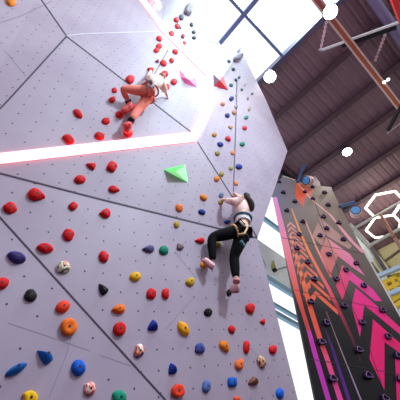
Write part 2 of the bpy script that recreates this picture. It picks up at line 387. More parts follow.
pur_m = mat('dark_steel_purlin', (78, 54, 66), .55)
for k, x in enumerate((5.48, 7.15, 8.71, 10.38, 12.0, 13.6, 15.2)):
    mb = MB(); mb.box((x - .04, -7, ZR - .2), (x + .04, 5.4, ZR)); mb.box((x - .11, -7, ZR - .22), (x + .11, 5.4, ZR - .2))
    tag(mb.build('roof_purlin', pur_m), ['dark roof beam nearest the skylight edge', 'second dark roof beam from the skylight', 'third dark roof beam from the skylight, passing beside the round lamp',
        'fourth dark roof beam from the skylight', 'fifth dark roof beam, just before the hexagon lights', 'dark roof beam above the hexagon lights', 'farthest dark roof beam near the cream wall'][k], 'roof beam', 'dark roof beams')
sk_m = mat('skylight_frame', (112, 126, 176), .45)
mb = MB(); mb.box((3.9, -7, ZR - .1), (4.06, 5.5, ZR + .25)); tag(mb.build('trim_curb', mat('skylight_curb', (84, 78, 110), .5)), kind='structure')
mb = MB()
for y in (-1.6, .86, 3.3): mb.box((-3, y - .05, ZR - .02), (3.9, y + .05, ZR + .1))
for x in (-.15, 1.92): mb.box((x - .07, -4, ZR - .06), (x + .07, 5.4, ZR + .12))
tag(mb.build('window_frame_skylight', sk_m), kind='structure').name = 'trim_skylight'
def glass():
    M = bpy.data.materials.new('clear_glazing'); M.use_nodes = True; nt = M.node_tree; nt.nodes.clear()
    o = nt.nodes.new('ShaderNodeOutputMaterial'); mx = nt.nodes.new('ShaderNodeMixShader'); t = nt.nodes.new('ShaderNodeBsdfTransparent'); g = nt.nodes.new('ShaderNodeBsdfGlossy')
    t.inputs[0].default_value = (1, 1, 1, 1); g.inputs['Roughness'].default_value = .05
    mx.inputs[0].default_value = .02; nt.links.new(t.outputs[0], mx.inputs[1]); nt.links.new(g.outputs[0], mx.inputs[2]); nt.links.new(mx.outputs[0], o.inputs[0])
    return M
gl = glass()
tag(MB().box((-3, -4, ZR + .13), (3.9, 5.4, ZR + .15)).build('window_1', gl), kind='structure')
YW = 5.6
blue_m = mat('blue_window_steel', (122, 172, 200), .4)
span_m = mat('pale_blue_spandrel', (226, 240, 248), .5)
mb = MB()
for z, h in ((11.35, .22), (8.05, .22), (7.1, .10), (6.8, .14), (3.0, .2)): mb.box((2.5, YW - .12, z - h / 2), (16, YW + .02, z + h / 2))
for x in (3.0, 5.9, 11.4, 14.2): mb.box((x - .06, YW - .1, 0), (x + .06, YW + .02, 13.4))
tag(mb.build('trim_window_bars', blue_m), kind='structure')
tag(MB().box((2.5, YW - .04, 8.15), (16, YW + .04, 9.75)).build('trim_spandrel', span_m), kind='structure')
tag(MB().box((2.5, YW + .03, 0), (16, YW + .05, 13.4)).build('window_2', gl), kind='structure')
bp = MB().box((5.2, 4.05, ZR - .55), (9.0, 4.35, ZR - .03)).build('roof_recess_shade', mat('recess_shade_black', (26, 22, 26), .6))  # black box put in for the shade of the roof recess
tag(bp, 'black strip for the shaded roof recess behind the top of the patterned wall', 'shade strip')
tag(MB().box((-8, -9, -.1), (18, 7, 0)).build('floor', mat('grey_floor_mat', (74, 70, 82), .8)), kind='structure')
front_m = mat('grey_lilac_wall', (168, 120, 158), .7, var=.04, scale=1)
tag(MB().box((-8, -9.2, 0), (18, -9, 6.5)).build('wall_front', front_m), kind='structure')
tag(MB().box((-8.2, -9, 0), (-8, 7, 6.5)).build('wall_side', front_m), kind='structure')
cream_m = mat('cream_wall', (226, 214, 160), .6, var=.04, scale=1)
tag(MB().box((16.2, -7, 0), (16.4, 5.6, 13.5)).build('wall_far', cream_m), kind='structure')
mb = MB()
for a, b in (((384, 262), (402, 249)), ((384, 262), (392, 270)), ((376, 250), (386, 264))): mb.bar(at_x(a, 16.15), at_x(b, 16.15), .1, .12, up=(1, 0, 0))
tag(mb.build('trim_far_wall', mat('taupe_trim', (120, 106, 96), .6)), kind='structure')

# ------------------------------------------------------------------ things under the roof
white_glow = mat('lamp_glow', (255, 250, 245), .4, emit=(1, .97, .93), strength=14)
small_glow = mat('spot_glow', (255, 250, 245), .4, emit=(1, .95, .88), strength=8)
blk = mat('black_metal', (20, 20, 24), .4)
grey = mat('grey_steel', (150, 152, 158), .4, metal=.3)
def floodlight(p, z, r, label, top=13.5):
    c = at_z(p, z); t = empty('floodlight', c)
    mb = MB(); mb.tube([c + V((0, 0, .02)), c + V((0, 0, .1)), c + V((0, 0, .22))], [r * 1.15, r * 1.15, r * .6], 20); mb.build('housing', blk, t)
    MB().tube([c, c + V((0, 0, .03))], r, 20).build('lens', white_glow, t)
    MB().tube([c + V((0, 0, .2)), V((c.x, c.y, top))], .025, 8).build('bracket', blk, t)
    tag(t, label, 'ceiling lamp', 'round lamps under the roof')
    l = bpy.data.lights.new('floodlight_bulb', 'SPOT'); l.energy = 110; l.spot_size = 2.4; l.shadow_soft_size = r; l.color = (1, .93, .88)
    lo = bpy.data.objects.new('bulb', l); C.objects.link(lo); lo.parent = t; lo.location = (0, 0, -.06)
floodlight((330.5, 12), 12.28, .2, 'dazzling round lamp beside the orange track near the top edge', 12.53)
floodlight((270, 77), 13.0, .21, 'dazzling round lamp at the skylight corner above the pale wall')
floodlight((347.3, 152), 13.0, .19, 'lone round lamp shining from the middle of the brown ceiling')
# track along X
ZT = 12.55
ta, tb = at_z((313, 4), ZT), at_z((400, 100), ZT); ty = (ta.y + tb.y) / 2
t = empty('light_track', (ta.x, ty, ZT))
x0, x1 = ta.x - .8, tb.x + 4.0
MB().box((x0, ty - .06, ZT), (x1, ty + .06, ZT + .05)).build('tray', mat('orange_tray', (196, 112, 88), .5), t)
mb = MB()
for s in (-1, 1): mb.box((x0, ty + s * .085 - .025, ZT - .03), (x1, ty + s * .085 + .025, ZT + .07))
mb.build('side_rail', mat('white_rail', (226, 200, 190), .4), t)
for x in (x0 + 1.2, x0 + 4, x0 + 7): MB().tube([(x, ty, ZT + .05), (x, ty, ZR)], .012, 6).build('hanger', grey, t)
tag(t, 'long orange track with white edges hanging under the brown roof', 'light track')
for p, lab in (((384.2, 82.2), 'tiny spotlight on the left edge of the orange track'), ((388, 79.5), 'tiny spotlight on the right edge of the orange track')):
    c = at_z(p, ZT - .04); e = empty('spotlight', c)
    MB().tube([c, c + V((0, 0, .1))], [.055, .045], 12).build('housing', blk, e); MB().ico(c + V((0, 0, -.005)), .05, (1, 1, .4)).build('lens', small_glow, e)
    tag(e, lab, 'spotlight', 'small spotlights on the orange track')
# hanging bar with chains
ZB = 12.75
a, b = at_z((320.5, 50.5), ZB), at_z((398, 22.5), ZB)
t = empty('hanging_bar', a)
MB().tube([a, b], .045, 12).build('bar', mat('white_bar', (236, 238, 244), .3), t)
d = (b - a)
MB().bar(a + d * .3 + V((.07, .08, .0)), b + V((.09, .10, .0)), .11, .08).build('housing', mat('black_housing', (24, 26, 34), .4), t)
mb = MB(); mb.bar(a + V((0, 0, -.06)), a + V((0, 0, .12)), .06, .06, up=(1, 0, 0)); mb.build('end_cap', grey, t)
tag(t, 'slim white bar light slung on chains below the brown roof', 'bar light')
def chain(p, q, label):
    p, q = V(p), V(q); L = (q - p).length; n = max(6, int(L / .075)); d_ = (q - p).normalized(); s0 = d_.orthogonal().normalized(); mb = MB()
    for k in range(n):
        c = p + (q - p) * ((k + .5) / n); s = s0 if k % 2 else d_.cross(s0)
        mb.tube([c + d_ * (.05 * math.cos(a_)) + s * (.036 * math.sin(a_)) for a_ in [2 * math.pi * j / 10 for j in range(11)]], .014, 5)
    tag(mb.build('chain', mat('pink_grey_chain', (222, 190, 198), .4)), label, 'chain', 'chains of the slim bar light')
chain(a, at_z((327, 19), ZR - .02), 'chain rising from the left end of the white bar to the lamp')
chain(at_z((387.5, 28.5), ZB + .02), at_z((375, 61), ZR - .02), 'chain from the right part of the white bar, ending by the orange track')
# duct along X and the red truss
p1, p2 = at_z((375, 0), 13.2), at_z((391, 25), 13.2); yy = (p1.y + p2.y) / 2
tag(MB().tube([(4.1, yy, 13.25), (9.5, yy, 13.25)], .16, 18).build('pipe', mat('violet_grey_pipe', (112, 100, 138), .4), smooth=True), 'thick violet grey pipe under the roof near the top right corner', 'pipe')
zt = 11.6
A, B = at_z((387, -6), zt), at_z((402, 31), zt)
dr = (B - A).normalized(); sd = V((-dr.y, dr.x, 0)); sd = sd if sd.dot(V((0, -1, 0))) > 0 else -sd
A2, B2 = A - dr * 1.0, B + dr * .6
t = empty('red_truss', A)
red_m = mat('red_steel', (222, 66, 66), .4)
MB().bar(A2 + sd * .1, B2 + sd * .1, .16, .16).build('chord', red_m, t)
MB().bar(A2 + sd * 1.1, B2 + sd * 1.1, .16, .16).build('chord', red_m, t)
mb = MB(); n = 9
for k in range(n):
    u0 = A2 + (B2 - A2) * (k / n); u1 = A2 + (B2 - A2) * ((k + 1) / n)
    mb.bar(u0 + sd * .15, u1 + sd * 1.05, .03, .03); mb.bar(u1 + sd * .15, u0 + sd * 1.05, .03, .03)
mb.build('lattice', mat('dark_red_lattice', (120, 44, 48), .5), t)
MB().prism([A2 + sd * .15 + V((0, 0, .1)), B2 + sd * .15 + V((0, 0, .1)), B2 + sd * 1.05 + V((0, 0, .1)), A2 + sd * 1.05 + V((0, 0, .1))], (0, 0, 1), .03).build('mesh_panel', mat('dark_mesh', (44, 26, 32), .7), t)
tag(t, 'red steel truss with dark lattice in the top right corner', 'truss')
a, b = at_z((387.5, 131), 11.5), at_z((402, 105), 11.8)
t = empty('black_tube', a); MB().tube([a, b], .07, 12).build('tube', blk, t); MB().tube([a + V((.08, .05, 0)), at_z((402, 122), 11.7)], .012, 6).build('cable', mat('white_cable', (220, 220, 220), .5), t)
tag(t, 'short black tube with thin white cable hanging at the right edge', 'tube')
# honeycomb lights
hex_m = mat('hex_tube', (255, 250, 235), .4, emit=(1, .95, .82), strength=2.2)
ZH = 12.6
def hexa(pts, label):
    P = [at_z(p, ZH) for p in pts]; mb = MB()
    for a, b in zip(P, P[1:]): mb.tube([a, b], .05, 8)
    t = empty('hexagon_light', sum(P, V()) / len(P)); mb.build('tube', hex_m, t)
    for p in P[:3]: MB().tube([p + V((0, 0, .04)), V((p.x, p.y, ZR))], .006, 5).build('hanger', grey, t)
    tag(t, label, 'ceiling light', 'hexagon ceiling lights')
    l = bpy.data.lights.new('hexagon_glow', 'POINT'); l.energy = 12; l.shadow_soft_size = .4; l.color = (1, .93, .74)
    lo = bpy.data.objects.new('glow', l); C.objects.link(lo); lo.parent = t; lo.location = (0, 0, -.15)
hexa([(374.5, 217), (365.5, 208), (375.5, 194.8), (395, 191.2), (403, 199.5), (393.5, 214.3)], 'upper white hexagon light outline beneath the brown roof')
hexa([(374.8, 218), (366, 230.4), (375.2, 237.8), (387, 236.3), (399, 228.5), (400.5, 222.5), (393.7, 215), (381, 216.8), (374.8, 218)], 'lower white hexagon light outline crossed by a brown brace')
hexa([(394.3, 213.8), (403.5, 200.5), (418, 198), (424, 206), (414, 219), (401.5, 221.5)], 'white hexagon light cut off by the right edge')

# ------------------------------------------------------------------ steelwork and play structure at the right
steel = mat('pale_steel', (196, 196, 192), .4)
def steelbar(p, q, x, w_, label, m_=steel, name='steel_beam', cat='steel beam', plane='x', group=None):
    f_ = at_x if plane == 'x' else at_y
    o = MB().bar(f_(p, x), f_(q, x), w_, w_, up=(1, 0, 0) if plane == 'x' else (0, 1, 0)).build(name, m_); tag(o, label, cat, group); return o
steelbar((352, 229.5), (403, 200.5), 12.2, .085, 'grey steel beam crossing in front of the upper hexagon light')
steelbar((367, 247), (403, 227), 12.6, .10, 'grey steel beam passing below the lower hexagon light')
steelbar((380.5, 214.5), (394, 237), 12.1, .11, 'rust brown brace between the two grey steel beams', mat('rust_steel', (158, 104, 84), .5), 'steel_brace', 'brace')
steelbar((393.5, 236), (402, 250), 12.7, .12, 'pinkish post end below the rust brown brace at the right edge', mat('pinkish_steel', (170, 130, 120), .5), 'steel_post', 'post')
YB = 3.7
steelbar((350, 224), (371, 247), YB, .14, 'sloping grey rail right of the patterned wall, upper stretch', steel, 'sloping_rail', 'rail', 'y')
steelbar((371, 247), (391, 279), YB, .16, 'sloping dark grey rail continuing down towards the yellow frame', mat('dark_steel', (100, 98, 104), .5), 'sloping_rail', 'rail', 'y')
pn = MB().prism([at_y(p, YB + .15) for p in ((354, 231), (358, 232.5), (372, 251), (374, 262), (371, 262), (362, 250))], (0, 1, 0), .04).build('wall_panel', mat('white_blue_panel', (214, 226, 234), .5)); tag(pn, 'white panel tucked under the sloping grey rail', 'panel')
pn = MB().prism([at_y(p, YB + .15) for p in ((373, 253), (377, 253), (386, 263), (392, 272), (385, 273), (377, 264))], (0, 1, 0), .04).build('wall_panel', mat('cream_panel', (222, 218, 196), .5)); tag(pn, 'cream panel under the lower sloping rail by the yellow frame', 'panel')
pn = MB().prism([at_y(p, YB + .4) for p in ((361, 250), (369, 258), (380, 272), (383, 300), (376, 300), (366, 262))], (0, 1, 0), .04).build('wall_panel', mat('blue_grey_panel', (128, 136, 152), .5)); tag(pn, 'blue grey panel behind the right edge of the patterned wall', 'panel')
XP = 12.9
rail_m = mat('pale_blue_rail', (178, 204, 226), .35)
yel = mat('yellow_play_frame', (236, 196, 40), .45)
t = empty('play_structure', V((XP, 3.4, 0)))
def pbar(name, a, b, x, w_, m_): MB().bar(at_x(a, x), at_x(b, x), w_, w_, up=(1, 0, 0)).build(name, m_, t)
for a, b, w_ in (((374, 278), (404, 265.5), .16), ((381, 297.5), (404, 288), .16), ((388, 319), (404, 309), .12)): pbar('rail', a, b, XP - .2, w_, rail_m)
for a, b, w_ in (((384, 283.5), (404, 273.5), .16), ((386, 290.5), (404, 281.5), .16), ((384, 281), (391, 297), .14), ((392, 277), (397, 290), .14), ((398, 274), (404, 288), .16), ((388, 303), (404, 293.5), .24), ((390, 310), (404, 301), .16)): pbar('beam', a, b, XP, w_, yel)
def slab(name, pts, x, col): MB().prism([at_x(p, x) for p in pts], (1, 0, 0), .06).build(name, mat('play_' + str(col), col, .5), t)
slab('panel', [(375, 280), (384, 277), (390, 296), (382, 300)], XP + .5, (196, 214, 216))
slab('panel', [(389, 276), (396, 273), (397, 279), (391, 282)], XP + .4, (52, 54, 66))
slab('backing', [(385, 284), (404, 276), (404, 291), (389, 297)], XP + .7, (84, 92, 92))
slab('panel', [(380, 298), (404, 290), (404, 312), (388, 322)], XP + .6, (206, 222, 226))
slab('panel', [(383, 303), (388, 301), (393, 311), (389, 314)], XP + .3, (96, 150, 190))
slab('panel', [(386, 311), (396, 306), (397, 309), (388, 315)], XP + .2, (120, 140, 96))
slab('panel', [(390, 320), (404, 312), (404, 334), (396, 334)], XP + .5, (224, 222, 226))
for yy_ in (2.6, 4.0): MB().box((XP + .1, yy_ - .06, 0), (XP + .22, yy_ + .06, 9.8)).build('post', rail_m, t)
tag(t, 'yellow lattice play structure with pale blue rails at the right edge', 'play structure')
# auto belay devices
def belay(c_px, off, bar_a, bar_b, r, face, lab, tilt):
    c = Q(c_px, off); t = empty('auto_belay', c)
    ax = (CAM - c).normalized(); ax = (ax + tilt).normalized()
    mb = MB()
    mb.tube([c - ax * .16, c - ax * .14, c + ax * .07, c + ax * .10], [r * .85, r, r, r * .92], 24); mb.build('drum', mat('white_red_shell', (226, 206, 204), .4), t)
    mb = MB(); mb.tube([c - ax * .06, c + ax * .0], r * 1.03, 24); mb.build('red_band', mat('orange_red_band', (214, 90, 66), .4), t)
    mb = MB(); mb.tube([c + ax * .095, c + ax * .125], [r * .85, r * .76], 24); mb.build('cover', face, t)
    mb = MB(); mb.tube([c + ax * .10, c + ax * .116], [r * .93, r * .93], 24); mb.build('rim', blk, t)
    A, B = Q(bar_a, off), Q(bar_b, off); MB().bar(A, B, .09, .09, up=N2).build('bracket', mat('navy_bracket', (52, 84, 128), .4), t)
    MB().bar(A + V((0, 0, .05)), B + V((0, 0, .05)), .05, .05, up=N2).build('bracket_edge', mat('sky_blue_edge', (150, 205, 240), .4), t)
    tag(t, lab, 'auto belay', 'belay devices at the top of the patterned wall')
bl = mat('sky_blue_cover', (84, 156, 226), .35)
belay((307.5, 180.5), .28, (297.5, 182), (304, 165.5), .175, bl, 'round belay device with blue cover standing above the orange patch of the patterned wall', right * -.75)
belay((355.5, 211.5), .05, (340, 206.5), (355, 202.5), .185, bl, 'round blue belay device jutting from the right edge of the patterned wall', down * -.55)
# little fitting before the window
c = at_y((274.5, 270), YW - .1); t = empty('window_fitting', c)
MB().ico(c, .1, (1, 1, .8)).build('body', blk, t); MB().tube([c, at_y((273.6, 266), YW - .1), at_y((273.2, 261), YW - .1)], [.09, .075, .03], 8).build('fin', mat('olive_fin', (150, 150, 70), .5), t)
MB().tube([c, at_y((289, 266.3), YW - .1)], .02, 6).build('arm', mat('grey_arm', (110, 110, 120), .4), t)
tag(t, 'small black fitting with olive fin on a thin arm before the pale blue window panel', 'fitting')

# ------------------------------------------------------------------ holds
RED, ORA, YEL, BLU, NAV, GRN, BLK, OLV, GRY = (214, 22, 28), (236, 108, 20), (238, 176, 16), (18, 88, 190), (26, 40, 128), (6, 128, 96), (24, 22, 26), (136, 120, 46), (120, 122, 138)
ORR, BRN, TAN, TEA, PUR, YGD, CRM = (238, 62, 32), (128, 84, 66), (190, 140, 96), (20, 118, 100), (54, 42, 108), (200, 158, 30), (196, 24, 50)
def radial(shape, th, seed):
    c, s = math.cos(th), math.sin(th)
    nz = 1 + .07 * noise.noise(V((c * 1.3 + seed, s * 1.3, seed * .37)))
    if shape == 'tear': r = abs(math.sin(th / 2)) ** .8; x, y = c, s * r * 1.15
    elif shape == 'lens': x, y = c, s * (.35 + .65 * abs(s) ** .5)
    elif shape == 'tri': q_ = ((th + math.pi / 3) % (2 * math.pi / 3)) - math.pi / 3; k = (.3 + .7 * .5 / math.cos(q_)) * 1.12; x, y = c * k, s * k
    elif shape == 'kidney': k = 1 - .5 * math.exp(-(((th - math.pi + math.pi) % (2 * math.pi) - math.pi) / .5) ** 2 if False else -((min(th, 2 * math.pi - th)) / .55) ** 2); x, y = c * k, s * k
    elif shape == 'block': k = (abs(c) ** 4 + abs(s) ** 4) ** -.25; x, y = c * k * .92, s * k * .92
    elif shape == 'rock': k = 1 + .2 * noise.noise(V((c * 1.6 + seed * 3, s * 1.6, seed))); x, y = c * k, s * k
    elif shape == 'horn': k = 1 + .35 * math.exp(-((th - 5.4) / .35) ** 2) - .15 * math.exp(-((th - 4.3) / .4) ** 2); x, y = c * k, s * k
    elif shape == 'lobes': k = .82 + .24 * math.cos(3 * th); x, y = c * k, s * k
    else: x, y = c, s
    return x * nz, y * nz
def make_hold(p, a, b, ang, shape, ms, name='climbing_hold', hit=cast, seed=0, height=.5, prof='dome', n=22, parent=None, bolt=True):
    q, nn = hit(p)
    dist = (q - CAM).length; rm = math.sqrt(a * b) / FPX * (fwd.dot(q - CAM))
    Hh = rm * height * 1.25
    ctr_r = ray(p); r0 = ctr_r.dot(nn)
    def onp(px, off): r = ray(px); return CAM + r * (((q + nn * off) - CAM).dot(nn) / r.dot(nn))
    ca, sa = math.cos(math.radians(ang)), math.sin(math.radians(ang))
    base = []
    sh = .35 * Hh
    for k in range(n):
        x, y = radial(shape, 2 * math.pi * k / n, seed + .31)
        px = (p[0] + a * x * ca - b * y * sa, p[1] + a * x * sa + b * y * ca)
        base.append(onp(px, sh) - nn * sh)
    cen = sum(base, V()) / n
    lvl = {'dome': ((1, 0), (1.0, .22), (.9, .55), (.7, .82), (.42, .97)), 'flat': ((1, 0), (.98, .4), (.86, .85), (.7, 1.0), (.35, 1.0)),
           'wedge': ((1, 0), (.98, .12), (.8, .45), (.58, .75), (.3, .98)), 'jug': ((1, 0), (1.04, .3), (1.0, .7), (.8, .95), (.45, .78))}[prof]
    apex = cen
    upv = (V((0, 0, 1)) - nn * nn.z).normalized()
    if prof == 'wedge': apex = cen + upv * rm * .35
    vs_ = []; fs = []
    for s, h in lvl:
        for k in range(n):
            v = apex * (1 - s) + base[k] * s + (cen - apex) * 0 + nn * (Hh * h)
            if h > 0: v = v + nn * (noise.noise(v * (1.2 / max(rm, .01)) + V((seed, 0, 0))) * Hh * .16)
            vs_.append(v)
    tip = apex + nn * Hh * lvl[-1][1] * 1.0; vs_.append(tip)
    Lk = len(lvl)
    for l in range(Lk - 1):
        fs += [(l * n + k, l * n + (k + 1) % n, (l + 1) * n + (k + 1) % n, (l + 1) * n + k) for k in range(n)]
    fs += [((Lk - 1) * n + k, (Lk - 1) * n + (k + 1) % n, Lk * n) for k in range(n)]
    fs.append(tuple(range(n - 1, -1, -1)))
    o = mk(name, vs_, fs, ms, parent, smooth=True, loc=(cen if parent is None else None))
    if bolt and math.sqrt(a * b) > 3.4:
        br = rm * .17; u = nn.orthogonal().normalized(); v2 = nn.cross(u); c0 = tip + nn * (Hh * .02)
        rim = [c0 + (u * math.cos(2 * math.pi * k / 10) + v2 * math.sin(2 * math.pi * k / 10)) * br for k in range(10)]
        MB().prism([x - nn * (Hh * .1) for x in rim], nn, Hh * .13).build('bolt', mat('bolt_socket', (22, 16, 20), .5), o)
    return o
def hm(col):
    return mat('hold_plastic_%d_%d_%d' % col, col, .65, var=.1, bump=.25, scale=30, spec=.2)
SW1 = swirl('salmon_green_swirl', [(226, 120, 104), (226, 218, 188), (70, 78, 50)], 9)
SW2 = swirl('pink_white_swirl', [(238, 120, 112), (240, 190, 180), (200, 70, 70)], 9)
SW3 = swirl('white_coral_swirl', [(240, 226, 214), (236, 130, 100), (60, 50, 96)], 9)
SW4 = swirl('tan_black_swirl', [(226, 170, 130), (206, 150, 116), (50, 36, 34)], 9)
SW5 = swirl('brown_grey_swirl', [(150, 110, 96), (120, 96, 104), (90, 66, 60)], 9)
